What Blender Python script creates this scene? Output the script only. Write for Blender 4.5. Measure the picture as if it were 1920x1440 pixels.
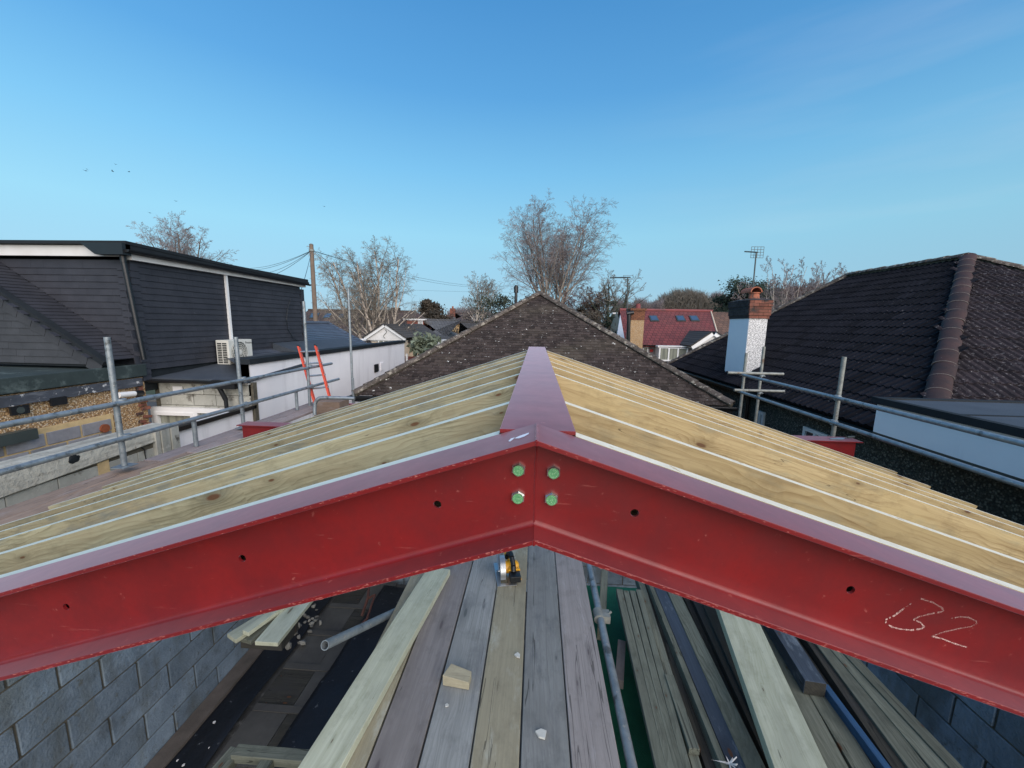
import bpy, bmesh, math, random
from math import radians, sin, cos, tan, pi, sqrt, atan2
from mathutils import Vector, Matrix, noise as mnoise
SC = bpy.context.scene
for o in list(bpy.data.objects): bpy.data.objects.remove(o)
COL = SC.collection

# ---------------------------------------------------------------- camera
# survey of the photograph: focal length, pitch, yaw and roll found from its vanishing points
FPX, PX0, PY0 = 735.0, 960.0, 720.0
_pitch, _yaw, _roll = radians(8.7276), radians(3.4200), radians(1.05)
_hd = Vector((-sin(_yaw), cos(_yaw), 0)); _rt = Vector((cos(_yaw), sin(_yaw), 0)); _up = Vector((0, 0, 1))
CF = cos(_pitch)*_hd - sin(_pitch)*_up
_uc = sin(_pitch)*_hd + cos(_pitch)*_up
CR = cos(_roll)*_rt + sin(_roll)*_uc
CU = -sin(_roll)*_rt + cos(_roll)*_uc
cam_d = bpy.data.cameras.new('camera'); cam = bpy.data.objects.new('camera', cam_d); COL.objects.link(cam)
cam_d.sensor_width = 36; cam_d.lens = 36*FPX/1920; cam_d.clip_start = 0.05; cam_d.clip_end = 3000
_m = Matrix((CR, CU, -CF)).transposed().to_4x4(); cam.matrix_world = _m
SC.camera = cam

# ---------------------------------------------------------------- sky, sun, exposure
SUN_EL, SUN_AZ = radians(11), radians(165)      # azimuth clockwise from +Y: low, behind and to the right
w = bpy.data.worlds.new('World'); SC.world = w; w.use_nodes = True
nt = w.node_tree; nt.nodes.clear()
sky = nt.nodes.new('ShaderNodeTexSky'); sky.sky_type = 'NISHITA'; sky.sun_disc = False
sky.sun_elevation = SUN_EL; sky.sun_rotation = SUN_AZ; sky.altitude = 50
sky.air_density = 0.8; sky.dust_density = 0.1; sky.ozone_density = 5
bg = nt.nodes.new('ShaderNodeBackground'); bg.inputs[1].default_value = 0.15
out = nt.nodes.new('ShaderNodeOutputWorld')
# the clear dusk air: physical sky blended with a height gradient (deep blue overhead, paler cyan band, faint lilac at the skyline)
tcw = nt.nodes.new('ShaderNodeTexCoord'); sxyz = nt.nodes.new('ShaderNodeSeparateXYZ'); nt.links.new(tcw.outputs['Generated'], sxyz.inputs[0])
cr = nt.nodes.new('ShaderNodeValToRGB'); nt.links.new(sxyz.outputs[2], cr.inputs[0])
def _lin(c): return tuple(((v/255)/12.92 if v/255 <= .04045 else ((v/255+.055)/1.055)**2.4) for v in c)+(1,)
SKYC = [(0, (166, 196, 214)), (.07, (160, 202, 222)), (.2, (152, 210, 234)), (.33, (124, 192, 233)), (.46, (93, 164, 220)), (.6, (74, 144, 205)), (1.0, (62, 122, 184))]
el = cr.color_ramp.elements
el[0].position = 0; el[0].color = _lin(SKYC[0][1]); el[1].position = 1; el[1].color = _lin(SKYC[-1][1])
for p_, c_ in SKYC[1:-1]: e_ = el.new(p_); e_.color = _lin(c_)
def vm(op, a, b):
    n_ = nt.nodes.new('ShaderNodeVectorMath'); n_.operation = op
    for i, v in enumerate((a, b)):
        if v is None: continue
        if isinstance(v, (tuple, float)): 
            if op == 'SCALE' and i == 1: n_.inputs['Scale'].default_value = v
            else: n_.inputs[i].default_value = v
        else: nt.links.new(v, n_.inputs['Scale'] if (op == 'SCALE' and i == 1) else n_.inputs[i])
    return n_
def mth(op, a, b, clamp=False):
    n_ = nt.nodes.new('ShaderNodeMath'); n_.operation = op; n_.use_clamp = clamp
    for i, v in enumerate((a, b)):
        if v is None: continue
        if isinstance(v, (int, float)): n_.inputs[i].default_value = v
        else: nt.links.new(v, n_.inputs[i])
    return n_.outputs[0]
# slightly lighter towards the left of the view, greyer to the right, a broad warm glow where the sun went down behind the camera
grad = mth('MULTIPLY_ADD', sxyz.outputs[0], -.13); nt.nodes[-1].inputs[2].default_value = 1.0
warm = mth('POWER', mth('MAXIMUM', vm('DOT_PRODUCT', tcw.outputs['Generated'], (sin(SUN_AZ)*.97, cos(SUN_AZ)*.97, .22)).outputs['Value'], 0), 4)
# thin high cloud: long faint streaks
mpw = nt.nodes.new('ShaderNodeMapping'); mpw.inputs['Rotation'].default_value = (.35, .5, .3); mpw.inputs['Scale'].default_value = (1.2, 1.2, 9)
nt.links.new(tcw.outputs['Generated'], mpw.inputs[0])
nzw = nt.nodes.new('ShaderNodeTexNoise'); nzw.inputs['Scale'].default_value = 1.6; nzw.inputs['Detail'].default_value = 5; nt.links.new(mpw.outputs[0], nzw.inputs['Vector'])
cl = mth('MULTIPLY', mth('SUBTRACT', nzw.outputs[0], .50, True), mth('MAXIMUM', mth('MULTIPLY', mth('SUBTRACT', sxyz.outputs[0], .1), 1.05), 0.02))
skyc = vm('SCALE', cr.outputs[0], grad).outputs[0]
nis = vm('SCALE', sky.outputs[0], .09).outputs[0]
mx = nt.nodes.new('ShaderNodeMix'); mx.data_type = 'RGBA'; mx.inputs[0].default_value = .12
nt.links.new(skyc, mx.inputs[6]); nt.links.new(nis, mx.inputs[7])
mx2 = nt.nodes.new('ShaderNodeMix'); mx2.data_type = 'RGBA'; nt.links.new(cl, mx2.inputs[0]); nt.links.new(mx.outputs[2], mx2.inputs[6]); mx2.inputs[7].default_value = (.60, .66, .74, 1)
wc = vm('SCALE', (1.0, .62, .38), warm).outputs[0]
tot = vm('ADD', mx2.outputs[2], wc).outputs[0]
nt.links.new(vm('SCALE', tot, 4.12).outputs[0], bg.inputs[0]); nt.links.new(bg.outputs[0], out.inputs[0])
sd = bpy.data.lights.new('sun', 'SUN'); sd.energy = 2.25; sd.angle = radians(80); sd.color = (1.0, 0.93, 0.87)
so = bpy.data.objects.new('sun', sd); COL.objects.link(so)
_sv = Vector((sin(radians(150))*cos(radians(30)), cos(radians(150))*cos(radians(30)), sin(radians(30))))   # centre of the bright part of the dusk sky, very soft
so.rotation_euler = _sv.to_track_quat('Z', 'Y').to_euler()
SC.view_settings.view_transform = 'Standard'; SC.view_settings.look = 'None'
SC.view_settings.exposure = 0.87; SC.view_settings.gamma = 1.0
SC.view_settings.use_curve_mapping = False
SC.render.engine = 'CYCLES'

# ---------------------------------------------------------------- survey helpers (photo pixel -> point on a known plane)
def ray(x, y): return CF + CR*((x-PX0)/FPX) - CU*((y-PY0)/FPX)
def onx(x, y, X): d = ray(x, y); return d*(X/d.x)
def ony(x, y, Y): d = ray(x, y); return d*(Y/d.y)
def onz(x, y, Z): d = ray(x, y); return d*(Z/d.z)
def dep(x, y, D): return ray(x, y)*D
def proj(p):
    p = Vector(p); z = p.dot(CF)
    return PX0+FPX*p.dot(CR)/z, PY0-FPX*p.dot(CU)/z, z

# ---------------------------------------------------------------- object helpers
def link(name, me, mat=None, parent=None, label=None, cat=None, group=None, kind=None):
    o = bpy.data.objects.new(name, me); COL.objects.link(o)
    if mat is not None and me is not None and not me.materials: me.materials.append(mat)
    if parent is not None: o.parent = parent
    if label: o['label'] = label
    if cat: o['category'] = cat
    if group: o['group'] = group
    if kind: o['kind'] = kind
    return o
def thing(name, label, cat, loc=(0, 0, 0), group=None):
    o = bpy.data.objects.new(name, None); COL.objects.link(o); o.location = loc; o.empty_display_size = .1
    o['label'] = label; o['category'] = cat
    if group: o['group'] = group
    return o
class MB:
    """collects polygons; build() links them as one mesh object"""
    def __init__(s, org=(0, 0, 0)): s.v = []; s.f = []; s.o = Vector(org)
    def add(s, vs, fs):
        n = len(s.v); s.v += [tuple(Vector(v)-s.o) for v in vs]; s.f += [tuple(i+n for i in f) for f in fs]; return s
    def box(s, a, b):
        (x0, y0, z0), (x1, y1, z1) = a, b
        if x0 > x1: x0, x1 = x1, x0
        if y0 > y1: y0, y1 = y1, y0
        if z0 > z1: z0, z1 = z1, z0
        return s.add([(x0,y0,z0),(x1,y0,z0),(x1,y1,z0),(x0,y1,z0),(x0,y0,z1),(x1,y0,z1),(x1,y1,z1),(x0,y1,z1)],
                     [(0,3,2,1),(4,5,6,7),(0,1,5,4),(1,2,6,5),(2,3,7,6),(3,0,4,7)])
    def hexa(s, p):   # 8 corners, bottom 4 ccw then top 4
        return s.add(p, [(0,3,2,1),(4,5,6,7),(0,1,5,4),(1,2,6,5),(2,3,7,6),(3,0,4,7)])
    def prism(s, poly, d):   # polygon extruded by vector d
        poly = [Vector(p) for p in poly]; d = Vector(d); n = len(poly)
        return s.add(poly+[p+d for p in poly], [tuple(range(n))[::-1], tuple(range(n, 2*n))]+[(i, (i+1) % n, (i+1) % n+n, i+n) for i in range(n)])
    def tube(s, p, q, r, seg=12, r2=None, cap=True, hollow=0):
        p = Vector(p); q = Vector(q); r2 = r if r2 is None else r2
        d = (q-p).normalized(); a = d.orthogonal().normalized(); b = d.cross(a)
        vs = []
        for c, rr in ((p, r), (q, r2)):
            for k in range(seg):
                t = 2*pi*k/seg; vs.append(c+a*(rr*cos(t))+b*(rr*sin(t)))
        fs = [(k, (k+1) % seg, (k+1) % seg+seg, k+seg) for k in range(seg)]
        if hollow:
            for c, off in ((p, 1), (q, -1)):
                rr = r-hollow
                for k in range(seg):
                    t = 2*pi*k/seg; vs.append(c+a*(rr*cos(t))+b*(rr*sin(t)))
            for k in range(seg):
                k2 = (k+1) % seg
                fs += [(k, k+2*seg, k2+2*seg, k2), (k+seg, k2+seg, k2+3*seg, k+3*seg), (k+2*seg, k+3*seg, k2+3*seg, k2+2*seg)]
        elif cap: fs += [tuple(range(seg))[::-1], tuple(range(seg, 2*seg))]
        return s.add(vs, fs)
    def path(s, pts, r, seg=6):
        pts = [Vector(p) for p in pts]; n0 = len(s.v); m = len(pts); t0 = (pts[1]-pts[0]).normalized(); u = t0.orthogonal().normalized()
        vs = []
        for i, p in enumerate(pts):
            t = (pts[min(i+1, m-1)]-pts[max(i-1, 0)]).normalized(); u = (u-t*u.dot(t)); u = u.normalized() if u.length > 1e-6 else t.orthogonal().normalized(); w_ = t.cross(u)
            vs += [p+u*(r*cos(2*pi*k/seg))+w_*(r*sin(2*pi*k/seg)) for k in range(seg)]
        fs = [(i*seg+k, i*seg+(k+1) % seg, (i+1)*seg+(k+1) % seg, (i+1)*seg+k) for i in range(m-1) for k in range(seg)]+[tuple(range(seg))[::-1], tuple(range((m-1)*seg, m*seg))]
        return s.add(vs, fs)
    def build(s, name, mat=None, parent=None, smooth=False, **k):
        me = bpy.data.meshes.new(name); me.from_pydata(s.v, [], s.f); me.update()
        if smooth:
            me.polygons.foreach_set('use_smooth', [True]*len(me.polygons)); 
            try: me.set_sharp_from_angle(angle=radians(40))
            except Exception: pass
        o = link(name, me, mat, parent, **k); 
        if s.o.length: o.location = s.o
        return o
def bevel_mesh(me, w, seg=1):
    bm = bmesh.new(); bm.from_mesh(me)
    bmesh.ops.bevel(bm, geom=bm.edges[:], offset=w, segments=seg, profile=.7, affect='EDGES')
    bm.to_mesh(me); bm.free()
def timber(name, p, q, wid, thk, mat, up=(0, 0, 1), parent=None, bev=.0015, warp=0, rng=None, **k):
    """length from p to q (centre line of the TOP face); width across, thickness below; local x runs along the grain"""
    p = Vector(p); q = Vector(q); L = (q-p).length; x = (q-p).normalized(); z = Vector(up); z = (z-x*z.dot(x)).normalized(); y = z.cross(x)
    bm = bmesh.new(); n = 1 if not warp else 10
    rows = []
    for i in range(n+1):
        t = i/n; wz = warp*sin(t*pi*1.3+.3) if warp else 0; wy = warp*.6*sin(t*pi*.9+1) if warp else 0
        rows.append([bm.verts.new((t*L, sy*wid/2+wy, -zz+wz)) for sy, zz in ((-1, thk), (1, thk), (1, 0), (-1, 0))])
    for a, b in zip(rows[:-1], rows[1:]):
        for j in range(4): bm.faces.new((a[j], b[j], b[(j+1) % 4], a[(j+1) % 4]))
    bm.faces.new(rows[0]); bm.faces.new(rows[-1][::-1])
    bmesh.ops.recalc_face_normals(bm, faces=bm.faces[:])
    if bev: bmesh.ops.bevel(bm, geom=[e for e in bm.edges if len(e.link_faces) == 2 and e.link_faces[0].normal.dot(e.link_faces[1].normal) < .5], offset=bev, segments=1, affect='EDGES')
    me = bpy.data.meshes.new(name); bm.to_mesh(me); bm.free()
    o = link(name, me, mat, parent, **k)
    o.matrix_world = Matrix.Translation(p) @ Matrix((x, y, z)).transposed().to_4x4()
    return o

# ---------------------------------------------------------------- materials
class NT:
    def __init__(s, name):
        s.m = bpy.data.materials.new(name); s.m.use_nodes = True; s.t = s.m.node_tree; s.n = s.t.nodes
        s.b = s.n['Principled BSDF']
    def node(s, t, **k):
        n = s.n.new(t)
        for a, b in k.items(): setattr(n, a, b)
        return n
    def l(s, a, b): s.t.links.new(a, b)
    def math(s, op, a, b=None, c=None, clamp=False):
        n = s.node('ShaderNodeMath', operation=op); n.use_clamp = clamp
        for i, v in enumerate((a, b, c)):
            if v is None: continue
            if isinstance(v, (int, float)): n.inputs[i].default_value = v
            else: s.l(v, n.inputs[i])
        return n.outputs[0]
    def mix(s, f, a, b, mode='MIX'):
        n = s.node('ShaderNodeMix', data_type='RGBA', blend_type=mode)
        for i, v in ((0, f), (6, a), (7, b)):
            if isinstance(v, (int, float)): n.inputs[i].default_value = v
            elif isinstance(v, tuple): n.inputs[i].default_value = (*v, 1)
            else: s.l(v, n.inputs[i])
        return n.outputs[2]
    def coords(s, kind='pos', scale=(1, 1, 1)):
        if kind == 'pos': o = s.node('ShaderNodeNewGeometry').outputs['Position']
        else: o = s.node('ShaderNodeTexCoord').outputs['Object']
        mp = s.node('ShaderNodeMapping'); s.l(o, mp.inputs[0]); mp.inputs['Scale'].default_value = scale
        return mp.outputs[0]
    def noise(s, vec, scale, detail=4, rough=.55, dist=0):
        n = s.node('ShaderNodeTexNoise'); s.l(vec, n.inputs['Vector']); n.inputs['Scale'].default_value = scale
        n.inputs['Detail'].default_value = detail; n.inputs['Roughness'].default_value = rough; n.inputs['Distortion'].default_value = dist
        return n.outputs[0]
    def ramp(s, f, lo, hi):
        n = s.node('ShaderNodeMapRange'); s.l(f, n.inputs[0]); n.inputs[1].default_value = lo; n.inputs[2].default_value = hi; return n.outputs[0]
    def bump(s, h, strength, dist=.01):
        n = s.node('ShaderNodeBump'); s.l(h, n.inputs['Height']); n.inputs['Strength'].default_value = strength; n.inputs['Distance'].default_value = dist
        s.l(n.outputs[0], s.b.inputs['Normal']); return n
    def rnd(s):
        a = s.node('ShaderNodeObjectInfo').outputs['Random']; b = s.node('ShaderNodeNewGeometry').outputs['Random Per Island']
        return s.math('FRACT', s.math('ADD', a, b))
def M(name, c1, c2=None, scale=3., rough=.8, bump=.0, bscale=None, bdist=.01, rand=0., spots=None, spots2=None, metal=0., coat=0., spec=None, streak=None, kind='pos', detail=6):
    """general mottled surface"""
    n = NT(name); v = n.coords(kind)
    c2 = c2 or tuple(x*.7 for x in c1)
    f = n.ramp(n.noise(v, scale, detail, .6), .3, .7)
    c = n.mix(f, c1, c2)
    if streak:
        sc, col, lo, hi, st = streak
        vs = n.coords(kind, sc); c = n.mix(n.math('MULTIPLY', n.ramp(n.noise(vs, 1, 5, .6), lo, hi), st, clamp=True), c, col)
    if rand:
        r = n.math('MULTIPLY_ADD', n.rnd(), rand*2, 1-rand)
        cc = n.node('ShaderNodeCombineColor'); [n.l(r, cc.inputs[i]) for i in range(3)]
        c = n.mix(1.0, c, cc.outputs[0], 'MULTIPLY')
    for sp in (spots, spots2):
        if sp:
            col, sc, lo, hi = sp; lo, hi = .5+(lo-.5)*.66, .5+(hi-.5)*.66
            c = n.mix(n.math('MULTIPLY', n.ramp(n.noise(v, sc, 5, .65), lo, hi), 1, clamp=True), c, col)
    n.l(c, n.b.inputs['Base Color'])
    rr = n.math('MULTIPLY_ADD', n.noise(v, (bscale or scale)*.7, 3), .25, rough-.125, clamp=True)
    n.l(rr, n.b.inputs['Roughness']); n.b.inputs['Metallic'].default_value = metal
    if coat: n.b.inputs['Coat Weight'].default_value = coat; n.b.inputs['Coat Roughness'].default_value = .25
    if spec is not None: n.b.inputs['Specular IOR Level'].default_value = spec
    if bump: n.bump(n.noise(v, bscale or scale*4, 5, .6), bump, bdist)
    return n.m
def wood(name, c1, c2, knot=(.09, .035, .012), gs=1., grain=.7, rough=.65, dirt=None, rand=.22, kn=1., knots=True, bump=.25, tint2=None, kax='y', crk=.006):
    """sawn timber: local x is the grain; kax = the axis across the broad face"""
    n = NT(name)
    tc = n.node('ShaderNodeTexCoord').outputs['Object']
    oi = n.node('ShaderNodeObjectInfo').outputs['Random']
    off = n.node('ShaderNodeCombineXYZ')
    n.l(n.math('MULTIPLY', oi, 57.3), off.inputs[0]); n.l(n.math('MULTIPLY', oi, 13.7), off.inputs[1]); n.l(n.math('MULTIPLY', oi, 7.1), off.inputs[2])
    va = n.node('ShaderNodeVectorMath', operation='ADD'); n.l(tc, va.inputs[0]); n.l(off.outputs[0], va.inputs[1]); v0 = va.outputs[0]
    def mp(sc):
        m = n.node('ShaderNodeMapping'); n.l(v0, m.inputs[0]); m.inputs['Scale'].default_value = sc; return m.outputs[0]
    sep = n.node('ShaderNodeSeparateXYZ'); n.l(v0, sep.inputs[0])
    wax = sep.outputs[1] if kax == 'y' else sep.outputs[2]
    def knotfield(kx, kw, seed):
        cb = n.node('ShaderNodeCombineXYZ'); n.l(n.math('MULTIPLY_ADD', sep.outputs[0], kx, seed), cb.inputs[0]); n.l(n.math('MULTIPLY', wax, kw), cb.inputs[1])
        vo = n.node('ShaderNodeTexVoronoi', voronoi_dimensions='2D'); n.l(cb.outputs[0], vo.inputs['Vector']); vo.inputs['Scale'].default_value = 1
        sp = n.node('ShaderNodeSeparateColor'); n.l(vo.outputs['Color'], sp.inputs[0])
        return vo.outputs['Distance'], sp.outputs[0]
    kd, kr = knotfield(2.1*kn, 5.0, 0.); kd = n.math('MULTIPLY', kd, n.math('MULTIPLY_ADD', n.math('POWER', kr, 1.5), 3.2, .95))
    warp = n.noise(mp((.8, 2.4, 2.4)), 1, 4, .55)
    swirl = n.math('DIVIDE', .045, n.math('ADD', n.math('POWER', kd, 2), .014))
    ph = n.math('ADD', n.math('MULTIPLY', n.math('ADD', sep.outputs[1], sep.outputs[2]), 60*gs), n.math('MULTIPLY', warp, 22))
    if knots: ph = n.math('ADD', ph, swirl)
    saw = n.math('FRACT', ph)
    ring = n.math('POWER', saw, 2.6)
    patch = n.ramp(n.noise(mp((.9, 6, 6)), 1.2, 3, .5), .33, .62)
    ring = n.math('MULTIPLY', ring, n.math('MAXIMUM', patch, .12))
    fine = n.noise(mp((2.2, 150, 150)), 1, 4, .65)
    mid = n.noise(mp((1.1, 42, 42)), 1, 5, .7)
    ck = n.noise(mp((.55, 17, 17)), 1, 2, .5)
    crack = n.math('MULTIPLY', n.math('LESS_THAN', n.math('ABSOLUTE', n.math('SUBTRACT', ck, .5)), crk), n.math('GREATER_THAN', n.noise(mp((.8, 3, 3)), 1, 2), .52))
    f = n.math('ADD', n.math('MULTIPLY', ring, grain), n.math('ADD', n.math('MULTIPLY', n.ramp(fine, .35, .7), .25), n.math('MULTIPLY', n.ramp(mid, .40, .62), .5)), clamp=True)
    c = n.mix(f, c1, c2)
    big = n.noise(mp((1.3, 4, 4)), 1, 5, .65)
    c = n.mix(n.math('MULTIPLY', n.ramp(big, .45, .62), .65, clamp=True), c, tint2 or tuple(x*.66 for x in c1))
    blot = n.noise(mp((7, 9, 9)), 1, 5, .7)
    c = n.mix(n.math('MULTIPLY', n.ramp(blot, .50, .66), .35, clamp=True), c, tuple(x*.6 for x in c2))
    if dirt:
        dcol, lo, hi, amt = dirt; lo, hi = .5+(lo-.5)*.66, .5+(hi-.5)*.66
        c = n.mix(n.math('MULTIPLY', n.math('MULTIPLY', n.ramp(n.noise(mp((2.5, 8, 8)), 1.3, 6, .7), lo, hi), 1, clamp=True), amt), c, dcol)
    if knots:
        km = n.math('MULTIPLY', n.ramp(kd, .062, .038), 1, clamp=True)
        halo = n.math('MULTIPLY', n.ramp(kd, .22, .07), .45, clamp=True)
        c = n.mix(halo, c, tuple(x*.6 for x in c2)); c = n.mix(n.math('MULTIPLY', km, .9), c, knot)
    c = n.mix(n.math('MULTIPLY', crack, .7), c, tuple(x*.25 for x in c2))
    r = n.math('MULTIPLY_ADD', oi, rand*2, 1-rand)
    cc = n.node('ShaderNodeCombineColor'); [n.l(r, cc.inputs[i]) for i in range(3)]
    c = n.mix(1.0, c, cc.outputs[0], 'MULTIPLY')
    n.l(c, n.b.inputs['Base Color']); n.b.inputs['Roughness'].default_value = rough
    n.bump(n.math('ADD', fine, n.math('MULTIPLY', ring, .5)), bump, .002)
    return n.m
def paint_red():
    n = NT('red_oxide_paint'); v = n.coords('pos')
    c = n.mix(n.ramp(n.noise(v, 7, 6, .7), .35, .65), (.195, .011, .012), (.135, .009, .011))
    c = n.mix(n.math('MULTIPLY', n.ramp(n.noise(v, 55, 5, .7), .52, .66), .35, clamp=True), c, (.13, .010, .012))
    # scuffs and scratches, elongated in different directions
    for sc, rot, lo, hi, amt in (((7, 60, 110), (.3, .2, .45), .69, .73, .22), ((60, 10, 90), (.2, -.4, 1.1), .70, .74, .2), ((16, 50, 130), (0, .33, 0), .69, .73, .22), ((16, 50, 130), (0, -.33, 0), .70, .73, .22), ((40, 40, 40), (.5, .6, .2), .69, .73, .3)):
        mp = n.node('ShaderNodeMapping'); n.l(n.node('ShaderNodeNewGeometry').outputs['Position'], mp.inputs[0])
        mp.inputs['Rotation'].default_value = rot; mp.inputs['Scale'].default_value = sc
        c = n.mix(n.math('MULTIPLY', n.math('MULTIPLY', n.ramp(n.noise(mp.outputs[0], 1, 4, .6), lo, hi), 1, clamp=True), amt), c, (.50, .17, .14))
    n.l(c, n.b.inputs['Base Color'])
    n.l(n.math('MULTIPLY_ADD', n.noise(v, 14, 5, .6), .22, .27, clamp=True), n.b.inputs['Roughness'])
    n.b.inputs['Specular IOR Level'].default_value = .45
    n.b.inputs['Sheen Weight'].default_value = .55; n.b.inputs['Sheen Roughness'].default_value = .30; n.b.inputs['Sheen Tint'].default_value = (.86, .80, 1, 1)  # lilac sheen tint stands in for sky reflection at grazing angles
    n.bump(n.noise(v, 180, 3, .6), .03, .001)
    return n.m
RED = paint_red()
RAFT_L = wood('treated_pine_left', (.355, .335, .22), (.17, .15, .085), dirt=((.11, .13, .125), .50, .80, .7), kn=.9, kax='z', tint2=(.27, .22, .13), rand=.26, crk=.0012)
EDGE_L = M('sky_lit_edge', (.70, .74, .64), (.60, .64, .54), 30, rough=.55, bump=.1, bscale=200, bdist=.001, spots=((.42, .42, .30), 25, .70, .8))  # brightness of sky light on the rafter tops painted into a paler wood
EDGE_R = M('sky_lit_edge_warm', (.80, .76, .62), (.68, .62, .48), 30, rough=.55, bump=.1, bscale=200, bdist=.001, spots=((.5, .38, .22), 25, .70, .8))  # warmer version of the painted sky-lit top edge
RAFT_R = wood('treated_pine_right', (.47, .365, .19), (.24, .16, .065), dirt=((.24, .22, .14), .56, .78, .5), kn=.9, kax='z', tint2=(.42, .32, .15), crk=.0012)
PALE = wood('pale_pine', (.60, .63, .49), (.42, .44, .31), knot=(.13, .10, .06), grain=.45, kn=.6, dirt=((.25, .27, .18), .6, .8, .4), crk=.0012)
BOARD_P = wood('weathered_board_purple', (.27, .25, .24), (.175, .16, .155), knot=(.10, .085, .09), grain=.35, dirt=((.33, .33, .34), .6, .8, .5), kn=.5, rough=.8)
BOARD_G = wood('weathered_board_grey', (.29, .30, .29), (.16, .17, .165), knot=(.08, .09, .09), grain=.55, dirt=((.12, .13, .14), .55, .8, .6), kn=.6, rough=.8)
BOARD_Y = wood('weathered_board_yellow', (.40, .37, .26), (.29, .26, .18), knot=(.15, .13, .08), grain=.2, dirt=((.50, .51, .43), .58, .75, .6), kn=.4, rough=.8)
TIMB_D = wood('dark_old_timber', (.050, .048, .038), (.020, .020, .016), grain=.9, dirt=((.03, .03, .03), .45, .7, .7), rough=.9)
TIMB_M = wood('grey_green_timber', (.19, .205, .16), (.07, .075, .055), grain=.6, dirt=((.07, .08, .06), .5, .75, .6), rough=.85)
TIMB_B = wood('blue_stained_timber', (.055, .080, .115), (.028, .042, .065), grain=.4, dirt=((.22, .27, .32), .58, .75, .6), rough=.8)
TIMB_BL = wood('bright_blue_timber', (.03, .12, .26), (.02, .06, .14), grain=.4, rough=.8)
BROWN_C = wood('mauve_scaffold_board', (.36, .29, .27), (.25, .20, .19), grain=.3, dirt=((.33, .31, .30), .55, .8, .6), knots=False, rough=.95)
BROWN_B = wood('brown_scaffold_board', (.30, .21, .155), (.17, .12, .09), grain=.3, dirt=((.32, .28, .27), .55, .8, .6), knots=False, rough=.9)
GALV = M('galvanised_tube', (.33, .37, .39), (.20, .23, .25), 18, rough=.48, metal=.55, bump=.15, bscale=60, bdist=.002, spots=((.12, .13, .13), 9, .62, .75), spots2=((.45, .43, .38), 30, .66, .76))
GALV_B = M('weathered_tube', (.30, .31, .28), (.17, .18, .17), 15, rough=.6, metal=.3, bump=.2, bscale=50, bdist=.002, spots=((.14, .10, .07), 8, .62, .75))
ZINC = M('green_zinc', (.15, .42, .18), (.07, .24, .11), 230, rough=.4, metal=.2, spots=((.42, .60, .38), 300, .60, .72), bump=.4, bscale=500, bdist=.001)
BRIGHT = M('zinc_sky_glint', (.80, .84, .78), (.6, .66, .6), 90, rough=.22, metal=.95)  # pale metal painting the sky highlight on the bolt heads' sides
ZMARK = M('zinc_mark', (.45, .75, .42), (.35, .6, .35), 90, rough=.4, metal=.3)
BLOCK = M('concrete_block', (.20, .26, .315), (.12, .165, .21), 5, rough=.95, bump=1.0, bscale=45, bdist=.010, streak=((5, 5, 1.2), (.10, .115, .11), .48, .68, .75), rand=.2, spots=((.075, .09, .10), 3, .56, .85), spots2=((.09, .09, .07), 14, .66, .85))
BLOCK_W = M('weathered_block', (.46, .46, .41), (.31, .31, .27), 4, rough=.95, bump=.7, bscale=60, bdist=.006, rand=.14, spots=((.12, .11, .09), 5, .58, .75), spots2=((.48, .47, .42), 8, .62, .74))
BLOCK_P = M('purple_block', (.31, .31, .33), (.22, .22, .24), 8, rough=.95, bump=.5, bscale=90, bdist=.004, rand=.22)
MORT = M('grey_mortar', (.13, .115, .085), (.06, .055, .04), 12, rough=.95, bump=.8, bscale=80, bdist=.005)
MORT_Y = M('sandy_mortar', (.64, .47, .24), (.48, .35, .18), 10, rough=.95, bump=.6, bscale=70, bdist=.005)
RENDER = M('white_render', (.90, .88, .88), (.84, .82, .83), 1.5, rough=.85, bump=.3, bscale=60, bdist=.003, streak=((3, 3, .35), (.42, .40, .40), .55, .8, .5))
RENDER_B = M('sky_tinted_render', (.88, .89, .90), (.80, .82, .85), 1.2, rough=.85, bump=.2, bscale=50, bdist=.003, streak=((3, 3, .4), (.42, .44, .46), .6, .8, .4))  # white render with the blue skylight of shaded faces put into the colour
def pebble(name, cols, gap, scale=55):
    n = NT(name); v = n.coords('pos'); vo = n.node('ShaderNodeTexVoronoi'); n.l(v, vo.inputs['Vector']); vo.inputs['Scale'].default_value = scale
    sp = n.node('ShaderNodeSeparateColor'); n.l(vo.outputs['Color'], sp.inputs[0])
    c = n.mix(sp.outputs[0], cols[0], cols[1]); c = n.mix(n.math('GREATER_THAN', sp.outputs[1], .72), c, cols[2])
    c = n.mix(n.ramp(vo.outputs['Distance'], .35, .75), c, gap); n.l(c, n.b.inputs['Base Color']); n.b.inputs['Roughness'].default_value = .85
    n.bump(n.math('MULTIPLY', vo.outputs['Distance'], -1), .9, .012); return n.m
PEB_T = pebble('tan_pebbledash', ((.58, .38, .19), (.36, .22, .10), (.70, .58, .42)), (.20, .12, .06), 55)
PEB_D = pebble('dark_pebbledash', ((.075, .08, .065), (.035, .04, .032), (.17, .17, .14)), (.02, .022, .02), 40)
PEB_W = pebble('white_pebbledash', ((.84, .84, .83), (.66, .66, .65), (.90, .90, .89)), (.36, .36, .36), 42)
TILE_C = M('brown_plain_tile', (.060, .045, .039), (.032, .026, .024), 16, rough=.9, rand=.38, bump=.4, bscale=80, bdist=.003, spec=.15, spots=((.17, .15, .13), 13, .66, .80), spots2=((.62, .61, .56), 10, .735, .78), streak=((.5, 1, 1), (.10, .085, .06), .5, .75, .5))
TILE_H = M('hip_tile_mossy', (.12, .10, .085), (.06, .05, .043), 10, spec=.2, rough=.95, rand=.2, bump=.5, bscale=60, bdist=.004, spots=((.30, .27, .22), 9, .56, .70), spots2=((.50, .48, .42), 22, .68, .76))
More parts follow.
